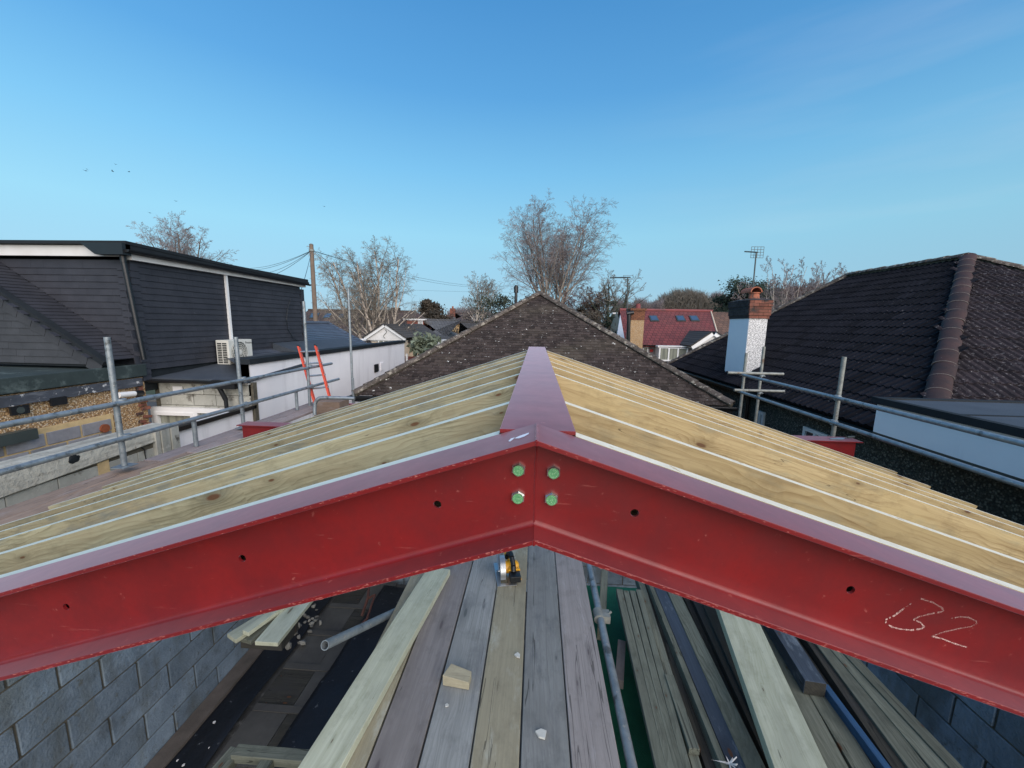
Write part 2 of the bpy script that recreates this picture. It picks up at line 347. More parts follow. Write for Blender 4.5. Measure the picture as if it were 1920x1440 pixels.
TILE_R = M('black_interlocking_tile', (.013, .013, .017), (.007, .007, .010), 9, spec=.12, rough=.85, rand=.35, bump=.5, bscale=60, bdist=.004, spots=((.085, .082, .085), 24, .70, .82), spots2=((.42, .41, .40), 30, .80, .84))
TILE_R2 = M('brown_interlocking_tile', (.030, .023, .026), (.016, .013, .015), 8, spec=.15, rough=.85, rand=.3, bump=.5, bscale=60, bdist=.004, spots=((.13, .12, .12), 22, .62, .74), spots2=((.42, .40, .38), 30, .76, .82))
RIDGE_R = M('red_brown_hip_tile', (.062, .034, .031), (.030, .024, .026), 4, spec=.2, rough=.8, rand=.2, bump=.4, bscale=40, bdist=.004, spots=((.20, .18, .15), 24, .74, .84))
TILE_S = M('dark_slate_tile', (.040, .042, .052), (.027, .029, .037), 3, spec=.3, rough=.62, rand=.06, bump=.3, bscale=60, bdist=.002, spots=((.10, .10, .11), 5, .74, .95))
TILE_G = M('grey_tile_light', (.052, .056, .063), (.035, .038, .043), 3, spec=.3, rough=.7, rand=.06, bump=.3, bscale=60, bdist=.002, spots=((.12, .12, .12), 9, .76, .9))
TILE_B = M('blue_grey_roof', (.090, .105, .135), (.06, .07, .09), 3, rough=.5, rand=.12)
TILE_RED = M('red_concrete_tile', (.17, .040, .040), (.165, .042, .042), 1.2, rough=.75, rand=.28, spots=((.10, .04, .04), .9, .55, .75))
TILE_BR = M('brown_roof_tile', (.13, .075, .055), (.085, .05, .04), 1, rough=.85, rand=.2)
TILE_DK = M('dark_brown_roof', (.075, .055, .048), (.045, .035, .032), .7, rough=.9, rand=.25, spots=((.15, .08, .06), 1.2, .6, .75))
TILE_GY = M('grey_roof', (.12, .12, .125), (.07, .07, .075), .8, rough=.9, rand=.2)
FELT = M('mineral_felt', (.045, .062, .062), (.030, .043, .044), 4, spec=.2, rough=.9, bump=.5, bscale=300, bdist=.002, spots=((.11, .14, .135), 3, .6, .8))
FELT_D = M('dark_felt', (.018, .023, .027), (.011, .014, .017), 3, spec=.25, rough=.75, bump=.4, bscale=200, bdist=.002)
FELT_BL = M('blue_felt', (.055, .068, .085), (.035, .044, .057), 2, rough=.7, bump=.3, bscale=150, bdist=.002)
MEMB = M('black_membrane', (.007, .009, .013), (.004, .005, .008), 3, rough=.55, bump=.4, bscale=7, bdist=.03, spots=((.10, .11, .12), 12, .72, .80))
UPVC = M('white_upvc', (.80, .80, .79), (.72, .72, .71), 2, rough=.35)
WPAINT = M('white_paint', (.72, .71, .69), (.60, .58, .55), 2, rough=.6)
CREAM = M('cream_render', (.60, .50, .38), (.50, .41, .31), .8, rough=.9)
CREAM_O = M('orange_cream_render', (.55, .38, .20), (.45, .30, .16), .8, rough=.9)
BLACKP = M('black_plastic', (.010, .012, .014), (.008, .009, .011), 4, rough=.38)
GREYP = M('grey_green_pipe', (.05, .065, .062), (.035, .045, .043), 4, rough=.45)
METALW = M('white_metal', (.66, .66, .60), (.58, .58, .53), 4, rough=.45)
BRICK = M('red_brick', (.23, .085, .055), (.13, .05, .035), 6, rough=.9, rand=.3, bump=.5, bscale=60, bdist=.004, spots=((.035, .03, .028), 4, .52, .7))
BRICKD = M('sooty_brick', (.045, .035, .035), (.022, .02, .022), 6, rough=.9, rand=.3, bump=.5, bscale=60, bdist=.004)
BRICKW = M('brick_wall_far', (.24, .075, .05), (.16, .05, .035), 3, rough=.9)
CLAY = M('orange_clay', (.42, .13, .06), (.25, .08, .045), 8, rough=.75, spots=((.10, .06, .045), 7, .55, .7))
LADR = M('orange_red_fibreglass', (.66, .075, .03), (.52, .06, .025), 10, rough=.4, spots=((.35, .10, .07), 20, .62, .7))
ALU = M('aluminium', (.50, .53, .55), (.38, .40, .42), 12, rough=.35, metal=.8)
YEL = M('yellow_plastic', (.75, .38, .02), (.65, .32, .02), 8, rough=.4)
GREENM = M('green_artificial_grass', (.010, .15, .085), (.006, .10, .058), 6, rough=.95, bump=.8, bscale=200, bdist=.006)
PLYG = M('grey_floor_panel', (.085, .085, .078), (.05, .05, .047), 2.5, rough=.9, bump=.3, bscale=40, bdist=.003, spots=((.05, .05, .05), 3, .55, .75))
RUBBLE = M('rubble', (.20, .20, .18), (.10, .10, .09), 6, rough=.95, rand=.3)
RUST = M('rusty_steel', (.10, .035, .022), (.05, .02, .015), 12, rough=.85)
def chalk(name, amt):
    n = NT(name); n.b.inputs['Base Color'].default_value = (.66, .44, .40, 1); n.b.inputs['Roughness'].default_value = .95
    n.l(n.math('MULTIPLY', n.ramp(n.noise(n.coords('pos'), 420, 4, .7), .36, .6), amt, clamp=True), n.b.inputs['Alpha']); return n.m
CHALK = chalk('chalk', .95); CHALK_F = chalk('faint_chalk', .5)
CHIP = M('worn_paint_chip', (.42, .13, .11), (.30, .07, .06), 300, rough=.9)
WDAB = M('white_dab', (.80, .80, .84), (.7, .7, .75), 60, rough=.6)
BARK = M('bark_grey_brown', (.16, .13, .10), (.09, .075, .06), 3, rough=.95)
BIRCH = M('birch_bark', (.62, .54, .45), (.34, .28, .23), 2.2, rough=.85, spots=((.07, .055, .05), 3.5, .56, .64))
TWIG = M('twig_brown', (.25, .21, .205), (.17, .14, .135), 2, rough=.95)
TWIG_G = M('twig_olive', (.24, .21, .17), (.15, .13, .105), 2, rough=.95)
LEAF_D = M('conifer_needles', (.022, .040, .022), (.010, .020, .013), 1.3, rough=.9, rand=.4)
LEAF_B = M('brown_conifer', (.060, .045, .030), (.028, .025, .018), 1.3, rough=.9, rand=.4)
LEAF_I = M('ivy_leaves', (.035, .045, .022), (.018, .024, .013), 1.3, rough=.8, rand=.4)
LEAF_O = M('olive_leaves', (.16, .19, .13), (.09, .11, .07), 1.3, rough=.8, rand=.3)
GRASS = M('garden_grass', (.045, .06, .022), (.03, .04, .018), .6, rough=1)
PAVE = M('paving_ground', (.12, .115, .105), (.08, .078, .072), .8, rough=.95)
FENCEM = M('red_brown_fence', (.13, .035, .025), (.08, .025, .02), 3, rough=.9)
POLEM = M('creosoted_pole', (.22, .165, .125), (.13, .10, .078), 2, rough=.95, streak=((12, 12, .4), (.08, .05, .035), .5, .7, .7))
def glass(name, c=(.03, .04, .05), r=.06, cur=None):
    n = NT(name); n.b.inputs['Base Color'].default_value = (*c, 1); n.b.inputs['Roughness'].default_value = r; n.b.inputs['Specular IOR Level'].default_value = .8
    if cur:
        v = n.coords('pos', (14, 14, .5)); n.l(n.mix(n.ramp(n.noise(v, 1, 2), .4, .6), c, cur), n.b.inputs['Base Color'])
    return n.m
GLASS = glass('window_glass'); GLASS_C = glass('curtained_glass', (.30, .31, .25), .1, (.18, .19, .16)); GLASS_S = glass('skylight_glass', (.05, .08, .13), .05)

# ---------------------------------------------------------------- ground
g = MB(); g.add([(-900, -300, -6), (900, -300, -6), (900, 1500, -6), (-900, 1500, -6)], [(0, 1, 2, 3)])
g.build('ground', GRASS, kind='structure')
g = MB(); g.add([(-60, 20, -5.996), (60, 20, -5.996), (60, 26, -5.996), (-60, 26, -5.996)], [(0, 1, 2, 3)])
g.build('road', M('asphalt', (.06, .06, .06), (.045, .045, .045), 1, rough=.95), kind='structure')
for yk in (19.85, 26.0):
    MB().box((-60, yk, -6.05), (60, yk+.15, -5.88)).build('kerb', PAVE, kind='structure')
for y0, y1 in ((18, 19.85), (26.15, 28)):
    MB().box((-60, y0, -6.04), (60, y1, -5.89)).build('pavement', PAVE, kind='structure')

# ================================================================ RED STEEL FRAME
SL, SRr = .334, .322                 # slopes of left and right legs
AX, AZ = .006, -.2225                # apex of the top flange
YF, YB, YW0, YW1 = .735, .869, .799, .8055
HV = .2195                           # vertical depth
def dirn(side):
    t = SL if side < 0 else SRr; d = Vector((side, 0, -t)).normalized(); n = Vector((side*t, 0, 1)).normalized(); return d, n
def ibeam_part(side, prof, L, mb):
    """prof: closed list of (y, depth below the top face measured perpendicular); mitred on the plane x = AX"""
    d, n = dirn(side); top = Vector((AX, 0, AZ)); A = []; B = []
    for y, t in prof:
        s0 = (t*n.x)/d.x                       # slide along d to reach the mitre plane
        p = top+Vector((0, y, 0))-n*t+d*s0; A.append(p)
        B.append(top+Vector((0, y, 0))-n*t+d*L)
    k = len(prof); vs = A+B; fs = [(i, (i+1) % k, (i+1) % k+k, i+k) for i in range(k)]
    fs += [tuple(range(k, 2*k))]
    if side > 0: fs = [f[::-1] for f in fs]
    mb.add(vs, fs)
frame = thing('steel_portal_frame', 'red painted steel portal frame with four green bolts at its apex, crossing the whole foreground', 'steel frame', (AX, .802, AZ))
def cut(o, parent):  # keep world coordinates when parented to a thing that has a location
    o.parent = parent; o.matrix_parent_inverse = parent.matrix_world.inverted(); return o
bpy.context.view_layer.update()
TF = .0098; H_ = .2075
r = .004
for side in (-1, 1):
    H = H_
    R2 = .011
    mb = MB(); ibeam_part(side, [(YF+.001, 0), (YF, .001), (YF, TF-.001), (YF+.001, TF), (YW0-R2, TF), (YW0-R2*.3, TF+R2*.3), (YW0, TF+R2), (YW1, TF+R2), (YW1+R2, TF), (YB, TF), (YB, 0)], 3.9, mb)
    o = mb.build('top_flange', RED, smooth=True); cut(o, frame)
    fil = [(YW0, H-TF-R2)]+[(YW0-R2*(1-cos(a)), H-TF-R2+R2*sin(a)) for a in (pi/8, pi/4, 3*pi/8)]+[(YW0-R2, H-TF)]
    mb = MB(); ibeam_part(side, [(YF+.001, H-TF), (YF, H-TF+.001), (YF, H-.001), (YF+.001, H), (YB, H), (YB, H-TF), (YW1+R2, H-TF), (YW1, H-TF-R2)]+fil, 3.9, mb)
    o = mb.build('bottom_flange', RED, smooth=True); cut(o, frame)
    # web with real holes
    d, n = dirn(side); top = Vector((AX, 0, AZ))
    def wp(s, t, y):
        return top+d*s-n*t+Vector((0, y, 0))
    holes = []
    for (hx, hy) in (((820, 946), (454, 1047), (124, 1138)) if side < 0 else ((1190, 962), (1595, 1106))):
        P = ony(hx, hy, YW0)-top; P.y = 0; holes.append((P.dot(d), -P.dot(n)))
    while holes[-1][0] < 3.2: holes.append((holes[-1][0]+holes[1][0]-holes[0][0], holes[-1][1]))
    t0, t1 = TF+R2-.0005, H-TF-R2+.0005; q = .03; rh = .0088
    mb = MB(); x0s = [(t*n.x)/d.x for t in (t0, t1)]
    cur = None
    def slab(a0, a1, b0, b1, ta, tb):  # quad at both faces: (s at ta, s at tb) start and end
        for y, fl in ((YW0, 0), (YW1, 1)):
            vs = [wp(a0, ta, y), wp(b0, ta, y), wp(b1, tb, y), wp(a1, tb, y)]
            f = (0, 1, 2, 3); 
            mb.add(vs, [f if (fl ^ (side > 0)) else f[::-1]])
    prev0, prev1 = x0s
    for hs_, ht in holes:
        slab(prev0, prev1, hs_-q, hs_-q, t0, t1)
        slab(hs_-q, hs_-q, hs_+q, hs_+q, t0, ht-q); slab(hs_-q, hs_-q, hs_+q, hs_+q, ht+q, t1)
        N = 24
        for y in (YW0, YW1):
            vs = []
            for k in range(N):
                a = 2*pi*k/N+pi/4; c_, s_ = cos(a), sin(a); m_ = max(abs(c_), abs(s_))
                vs.append(wp(hs_+q*c_/m_, ht+q*s_/m_, y))
            for k in range(N):
                a = 2*pi*k/N+pi/4; vs.append(wp(hs_+rh*cos(a), ht+rh*sin(a), y))
            mb.add(vs, [(k, (k+1) % N, (k+1) % N+N, k+N) for k in range(N)])
        vs = [wp(hs_+rh*cos(2*pi*k/N), ht+rh*sin(2*pi*k/N), y) for y in (YW0, YW1) for k in range(N)]
        mb.add(vs, [(k, (k+1) % N, (k+1) % N+N, k+N) for k in range(N)])
        prev0 = prev1 = hs_+q
    slab(prev0, prev1, 3.9, 3.9, t0, t1)
    o = mb.build('web', RED); cut(o, frame)
# welds at the apex
rg = random.Random(3)
for pts, rr in (([Vector((AX+rg.uniform(-.0008, .0008), YF-.0005+k*(YB-YF)/30, AZ-.0010)) for k in range(31)], .0028),
                ([Vector((AX+rg.uniform(-.001, .001), YW0, AZ-TF-.008-k*(H_*1.04-.03)/24)) for k in range(25)], .0022),
                ([Vector((AX, YF+.001, AZ-.001-k*.0025)) for k in range(5)], .003), ([Vector((AX, YF+.001, AZ-HV+.011-k*.0028)) for k in range(5)], .003)):
    cut(MB().path(pts, rr, 6).build('weld', RED, smooth=True), frame)
# bolts
for (bx, by), rot in (((972, 882), .1), ((1038, 887), .0), ((971, 934), .06), ((1034, 937), .02)):
    P = ony(bx, by, YW0-.009); bm = bmesh.new()
    R = .0150
    ring = lambda rr, y, n_=6, ph=0: [bm.verts.new((P.x+rr*sin(2*pi*k/n_+ph), y, P.z+rr*cos(2*pi*k/n_+ph))) for k in range(n_)]
    a = ring(R*1.04, YW0+.0005, 6, rot); b = ring(R*1.04, YW0-.0080, 6, rot); c_ = ring(R*.80, YW0-.0112, 6, rot)
    for u, v_ in ((a, b), (b, c_)):
        for k in range(6): bm.faces.new((u[k], u[(k+1) % 6], v_[(k+1) % 6], v_[k]))
    bm.faces.new(c_)
    e = ring(R*.80, YW0-.0105, 24); f = ring(R*.77, YW0-.0122, 24)
    for k in range(24): bm.faces.new((e[k], e[(k+1) % 24], f[(k+1) % 24], f[k]))
    bm.faces.new(f)
    # raised maker's marks: short dashes round the face
    for k in range(11):
        t = 2*pi*k/14+rot*5; rr = R*.56
        px, pz = P.x+rr*sin(t), P.z+rr*cos(t); tx, tz = cos(t), -sin(t)
        vv = [bm.verts.new((px+tx*s*.0011+sin(t)*u*.0005, YW0-.0125, pz+tz*s*.0008+cos(t)*u*.0005)) for s, u in ((-1, -1), (1, -1), (1, 1), (-1, 1))]
        bm.faces.new(vv)
    for s in (-1, 1):
        vv = [bm.verts.new((P.x+s*.0016+u*.0005, YW0-.0125, P.z+v_*.0014)) for u, v_ in ((-1, -1), (1, -1), (1, 1), (-1, 1))]; bm.faces.new(vv)
    bmesh.ops.recalc_face_normals(bm, faces=bm.faces[:])
    for fc in bm.faces:
        cc0 = fc.calc_center_median(); rc = sqrt((cc0.x-P.x)**2+(cc0.z-P.z)**2)
        if rc > R*.70 and fc.normal.y > -.95: fc.material_index = 1
        elif len(fc.verts) == 4 and rc < R*.6: fc.material_index = 2
    me = bpy.data.meshes.new('bolt'); bm.to_mesh(me); bm.free(); o = link('bolt', me, ZINC); me.materials.append(BRIGHT); me.materials.append(ZMARK); cut(o, frame)
# chalk mark "B2"
def stroke(pts, y, wd, mb, rg):
    P = [ony(1520+a*.2639, 1060+b*.2639, y) for a, b in pts]
    fine = []
    for a, b in zip(P[:-1], P[1:]):
        for k in range(5): fine.append(a.lerp(b, k/5))
    fine.append(P[-1])
    vs = []; 
    for i, p in enumerate(fine):
        t = (fine[min(i+1, len(fine)-1)]-fine[max(i-1, 0)]).normalized(); n_ = Vector((-t.z, 0, t.x)); w_ = wd*rg.uniform(.5, 1.25)
        vs += [p+n_*w_, p-n_*w_]
    mb.add(vs, [(2*i, 2*i+1, 2*i+3, 2*i+2) for i in range(len(fine)-1) if rg.random() > .06])
mb = MB(); mf = MB(); rg = random.Random(5); yy = YW0-.0007
stroke([(655, 312), (590, 360), (535, 385), (535, 410), (580, 440), (650, 455), (720, 460), (790, 450), (805, 435), (780, 405), (730, 385)], yy, .0019, mb, rg)
stroke([(715, 270), (655, 312)], yy, .0014, mf, rg)
stroke([(730, 385), (770, 365), (850, 345), (930, 330), (945, 320), (930, 300), (870, 265), (780, 235)], yy, .0017, mf, rg)
stroke([(1000, 378), (1060, 365), (1120, 370), (1175, 395), (1180, 415), (1140, 435), (1050, 450), (940, 475), (860, 505)], yy, .0016, mf, rg)
stroke([(860, 505), (930, 520), (1020, 555), (1110, 582)], yy, .0017, mb, rg)
cut(mb.build('chalk_mark', CHALK), frame); cut(mf.build('faint_chalk_mark', CHALK_F), frame)
# chipped paint along the flange edges
rg = random.Random(61)
for nm, dz0, th_, cnt, amp in (('chipped_edge', .2075-.0098, .0098, 300, 1.), ('chipped_edge', 0., .0098, 110, .6)):
    mb = MB()
    for k in range(cnt):
        side = -1 if rg.random() < .6 else 1; d, n = dirn(side); top = Vector((AX, 0, AZ))
        cl_ = rg.choice((.12, .25, .42, .55, .8, 1.0, 1.25)); s_ = abs(rg.gauss(cl_, .07))+.01; t_ = dz0+rg.uniform(.0008, th_-.0008)*(.35 if rg.random() < .6 else 1)
        p = top+d*s_-n*t_+Vector((0, YF-.0004, 0)); L_, h_ = rg.uniform(.0015, .009)*amp, rg.uniform(.0005, .0016)
        m_ = 6; ph = [rg.uniform(.5, 1) for _ in range(m_)]
        mb.add([p+d*(L_*ph[j]*cos(2*pi*j/m_))+n*(h_*ph[j]*sin(2*pi*j/m_)) for j in range(m_)], [tuple(range(m_)) if side < 0 else tuple(range(m_))[::-1]])
    o = mb.build(nm, CHIP); o['kind'] = 'stuff'; cut(o, frame)
# white dab of paint on the left top flange
mb = MB(); d, n = dirn(-1); rg = random.Random(8)
def onflange(x, y):
    q_ = ray(x, y); top = Vector((AX, 0, AZ))+n*.0009; return q_*(n.dot(top)/n.dot(q_))
for poly in ([(953, 827), (958, 822), (965, 820), (962, 824), (956, 828)], [(964, 822), (972, 818), (980, 815), (992, 811), (991, 814), (982, 819), (973, 822)]):
    mb.add([onflange(*p) for p in poly], [tuple(range(len(poly)))])
cut(mb.build('paint_dab', WDAB), frame)

# ================================================================ RIDGE BEAM
ridge = thing('ridge_beam', 'red steel ridge beam running away from the apex of the frame between the rafters', 'steel beam', (.008, .806, AZ-.16))
bpy.context.view_layer.update()
zt = AZ-.017; xc = .0085; hw = .0870; y0, y1 = .872, 4.24
o = MB().box((xc-hw, y0, zt-.0095), (xc+hw, y1, zt)).build('top_flange', RED); bevel_mesh(o.data, .0012); cut(o, ridge)
cut(MB().box((xc-.0035, y0+.001, zt-.146), (xc+.0035, y1, zt-.0096)).build('web', RED), ridge)
cut(MB().box((xc-hw, y0+.001, zt-.156), (xc+hw, y1, zt-.1461)).build('bottom_flange', RED), ridge)
cut(MB().box((xc-hw, y1+.0005, zt-.16), (xc+hw, y1+.010, zt)).build('end_plate', RED), ridge)

# ================================================================ RAFTERS
ORD = ['first', 'second', 'third', 'fourth', 'fifth', 'sixth', 'seventh', 'eighth', 'ninth', 'tenth', 'eleventh', 'twelfth']
LY = [.877, 1.246, 1.643, 2.021, 2.385, 2.765, 3.15, 3.53, 3.90]
RY = [.892, 1.280, 2.045, 2.413, 2.775, 3.165, 3.55, 3.92]
rg = random.Random(11)
RW = .043
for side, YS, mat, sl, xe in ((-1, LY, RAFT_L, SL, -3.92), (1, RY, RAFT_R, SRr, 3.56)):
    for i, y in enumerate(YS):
        x0 = xc+side*.0885
        x1 = xe+rg.uniform(-.03, .03)
        f = lambda x: AZ-.0015-sl*abs(x-AX)
        jit = rg.uniform(-.002, .002)
        p = (x0, y+RW/2, f(x0)-.003+jit); q_ = (x1, y+RW/2+rg.uniform(-.006, .006), f(x1)-.003+jit)
        lab = '%s pine rafter %s the ridge beam, counted from the red frame' % (ORD[i], 'left of' if side < 0 else 'right of')
        up = Vector((-(q_[2]-p[2]), 0, (q_[0]-p[0])))*side
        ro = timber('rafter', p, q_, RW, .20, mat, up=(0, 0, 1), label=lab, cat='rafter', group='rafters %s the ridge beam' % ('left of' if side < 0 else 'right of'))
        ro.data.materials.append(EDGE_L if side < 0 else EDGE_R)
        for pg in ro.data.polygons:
            if pg.normal.z > .9 and pg.area > .01: pg.material_index = 1  # top faces only: their sky brightness comes from the colour
# wall plates under the rafter tails and inner timber
for side, X in ((-1, -3.45), (1, 3.2)):
    z_ = AZ-(SL if side < 0 else SRr)*abs(X)-.215
    timber('wall_plate', (X, 4.1, z_), (X, -.6, z_), .1, .075, RAFT_L, label='timber wall plate under the lower ends of the %s rafters' % ('left' if side < 0 else 'right'), cat='wall plate')

# ================================================================ WORKING PLATFORM (seen under the frame)
ZB = -1.94
def plank(name, near, far, z, thk, mat, ext=.5, extf=0., label=None, cat='timber', group=None, parent=None, bev=.002, warp=0):
    """near / far: (x left, x right, y) in the photo of the top face on the plane z"""
    nl, nr = onz(near[0], near[2], z), onz(near[1], near[2], z); fl, fr = onz(far[0], far[2], z), onz(far[1], far[2], z)
    a, b = (fl+fr)/2, (nl+nr)/2; d = (b-a).normalized()
    wid = ((nr-nl).cross(d).length+(fr-fl).cross(d).length)/2
    return timber(name, a-d*extf, b+d*ext, wid, thk, mat, parent=parent, bev=bev, warp=warp, label=label, cat=cat, group=group)
BD = [(-.60, BOARD_Y, 'palest weathered scaffold board, partly under the new green pine length'),
      (-.475, BOARD_P, 'purple grey scaffold board right of the new green pine length'),
      (-.236, BOARD_G, 'grey scaffold board carrying the wedge offcut'),
      (-.12, BOARD_Y, 'yellowish scaffold board under the circular saw'),
      (-.003, BOARD_G, 'blue grey scaffold board right of the circular saw'),
      (.113, BOARD_P, 'mauve grey scaffold board along the steel tube')]
edges = [(-.588, -.473), (-.470, -.355), (-.350, -.240), (-.233, -.124), (-.118, -.0055), (.0005, .1115), (.1165, .229)]
bl = [(BOARD_G, 'grey scaffold board at the left edge of the walkway, mostly under new pine'),
      (BOARD_Y, 'pale scaffold board under the right side of the new pine length'),
      (BOARD_P, 'purple grey scaffold board between the new pine length and the wedge offcut'),
      (BOARD_G, 'grey scaffold board with the wedge shaped offcut lying on it'),
      (BOARD_Y, 'yellowish scaffold board with the circular saw at its far end'),
      (BOARD_G, 'blue grey scaffold board right of the circular saw'),
      (BOARD_P, 'mauve grey scaffold board beside the steel tube')]
rg = random.Random(2)
YAWB = .0
# board edges surveyed on the bottom edge of the photo (y=1437) and just under the frame
BE = [(560, 1437, 745, 1130), (640, 1437, 800, 1100), (690, 1437, 822, 1096), (786, 1437, 885, 1052), (882, 1437, 932, 1076), (978.6, 1437, 988.7, 1024), (1073.3, 1437, 1036.6, 1035), (1168, 1437, 1091.6, 1055)]
XE = [onz(a, b, ZB).x for a, b, c_, d_ in BE]
XF = [onz(c_, d_, ZB).x for a, b, c_, d_ in BE]
XM = [(a+b)/2 for a, b in zip(XE, XF)]
pitch = (XM[7]-XM[3])/4
XS = [XM[3]+pitch*(k-2) for k in range(7)]     # regular 225 mm pitch
for k, (m_, lab) in enumerate(bl[1:]):
    x0, x1 = XS[k]+.003+rg.uniform(0, .003), XS[k+1]-.003-rg.uniform(0, .003)
    timber('scaffold_board', ((x0+x1)/2, 4.0+rg.uniform(-.1, .1), ZB+rg.uniform(-.002, .002)), ((x0+x1)/2+rg.uniform(-.003, .003), -.6, ZB), x1-x0, .038, m_, bev=.003, label=lab, cat='scaffold board', group='scaffold boards of the walkway below')
# new pine length lying on the walkway
plank('pine_length', (559, 636, 1440), (800, 846, 1065), ZB+.047, .047, PALE, ext=.5, label='long new greenish pine length lying on the left of the walkway', cat='timber', warp=.006)
# transoms under the boards, tube along the right edge
sc = thing('scaffold_tube_frame', 'steel scaffold tube along the right edge of the walkway with its coupler', 'scaffold tube', (XS[6], 1, ZB-.05))
bpy.context.view_layer.update()
p = onz(1110, 1085, ZB-.02); q_ = onz(1185, 1437, ZB-.02)
d = (q_-p).normalized()
cut(MB().tube(p-d*2, q_+d*1.0, .0242, 20).build('tube', GALV, smooth=True), sc)
for yk in (3.4,):
    cut(MB().tube((XS[0]-.3, yk, ZB-.075), (XS[6]+.15, yk, ZB-.075), .0242, 16).build('tube', GALV_B, smooth=True), sc)
cc_ = onz(1122, 1154, ZB-.02)
o = MB().tube(cc_+Vector((0, -.04, 0)), cc_+Vector((0, .04, 0)), .034, 16).box(cc_+Vector((-.02, -.036, -.03)), cc_+Vector((.075, .036, .022))).tube(cc_+Vector((.06, .0, .01)), cc_+Vector((.085, .0, .035)), .008, 6).build('coupler', GALV_B, smooth=True); cut(o, sc)
plank('timber_strut', (1121, 1134, 1180), (1127, 1141, 1068), ZB-.15, .09, TIMB_M, ext=.0, label='short upright looking grey timber strut next to the steel tube coupler', cat='timber')
# wedge offcut
a = ony(0, 0, 1)
cpx = [(832, 1270), (880, 1285), (884, 1268), (843, 1255)]
base = [onz(x, y, ZB+.004) for x, y in ((830, 1285), (879, 1294), (884, 1272), (846, 1262))]
hgt = .062
mb = MB().hexa([*base, *[p+Vector((0, 0, hgt if i in (0, 3) else hgt*.72)) for i, p in enumerate(base)]])
o = mb.build('offcut', BOARD_Y, label='small wedge shaped offcut of new pine on a grey scaffold board', cat='offcut'); bevel_mesh(o.data, .0015)
# litter
rg = random.Random(4)
def chip(x, y, s, seed, lab):
    rg = random.Random(seed); c0 = onz(x, y, ZB+.004); n_ = rg.randint(5, 7)
    poly = [c0+Vector((s*rg.uniform(.6, 1.1)*cos(2*pi*k/n_+.4), s*rg.uniform(.6, 1.1)*sin(2*pi*k/n_+.4), 0)) for k in range(n_)]
    MB().prism(poly, (0, 0, s*.35)).build('plaster_chip', M('plaster_chip%d' % seed, (.55, .56, .52), (.45, .46, .43), 30, rough=.9), label=lab, cat='chip')
chip(1015, 1377, .030, 1, 'larger white plaster chip near the bottom of the blue grey board')
chip(971, 1230, .021, 2, 'small whitish chip on the yellowish scaffold board')
chip(838, 1323, .012, 3, 'tiny white crumb below the wedge offcut')
# circular saw
def saw():
    c0 = onz(957, 1078, ZB+.003); t = thing('circular_saw', 'yellow and black cordless circular saw standing on the yellowish scaffold board', 'circular saw', c0)
    t.rotation_euler = (0, 0, radians(12)); S = 1.0
    def part(name, mb, mat, par=t, smooth=True): 
        o = mb.build(name, mat, smooth=smooth); o.parent = par; return o
    # local axes: x right, y forward (away from camera), z up.  blade plane is y-z at x=-.07
    o = part('base_plate', MB().box((-.115, -.13, .0), (-.085, .16, .006)).box((-.085, -.13, 0), (.03, -.10, .006)).box((-.085, .13, 0), (.03, .16, .006)).box((-.03, -.1, 0), (.03, .13, .006)), ALU, smooth=False)
    mb = MB(); N = 28
    ang = [pi*(-.12+1.24*k/N) for k in range(N+1)]
    R_ = .098; cz = .062
    ring = []
    for xx in (-.088, -.048):
        for rr in (R_, .04): ring.append([(xx, rr*cos(a), cz+rr*sin(a)) for a in ang])
    vs = sum(ring, []); K = N+1; fs = []
    for k in range(N):
        fs += [(k, k+1, K+k+1, K+k), (2*K+k, 3*K+k, 3*K+k+1, 2*K+k+1), (k, 2*K+k, 2*K+k+1, k+1), (K+k, K+k+1, 3*K+k+1, 3*K+k)]
    mb.add(vs, fs); part('blade_guard', mb, ALU)
    mb = MB(); N2 = 60; vs = []
    for k in range(N2):
        a = 2*pi*k/N2; rr = .088 if k % 2 else .081; vs.append((-.067, rr*cos(a), cz+rr*sin(a)))
    mb.prism(vs, (.0018, 0, 0)); mb.tube((-.075, 0, cz), (-.055, 0, cz), .016, 14); part('blade', mb, RUST, smooth=False)
    mb = MB().tube((-.048, .0, cz+.008), (.05, .0, cz+.008), .046, 20).tube((.05, 0, cz+.008), (.062, 0, cz+.008), .040, 20, r2=.03)
    part('motor_housing', mb, YEL)
    hp = [(-.02, .075, .10), (-.01, .06, .145), (0, .02, .172), (.005, -.03, .165), (.01, -.075, .125), (.01, -.09, .09)]
    mb = MB(); [mb.tube(a_, b_, .019, 12) for a_, b_ in zip(hp[:-1], hp[1:])]; part('handle', mb, BLACKP)
    mb = MB().box((-.02, -.06, .05), (.035, .06, .10)); mb.tube((-.02, .09, .11), (-.02, .12, .14), .017, 12); o = part('body', mb, YEL, smooth=False); bevel_mesh(o.data, .006, 2)
    o = part('battery', MB().box((-.022, -.15, .035), (.058, -.06, .085)), BLACKP, smooth=False); bevel_mesh(o.data, .008, 2)
    o = part('battery_trim', MB().box((-.026, -.075, .08), (.062, -.058, .096)).box((.0585, -.14, .05), (.062, -.07, .06)), YEL, smooth=False)
    part('guard_lever', MB().tube((-.10, .05, .01), (-.10, -.085, .10), .005, 8).tube((-.10, -.085, .10), (-.10, .05, .145), .005, 8), ALU)
saw()

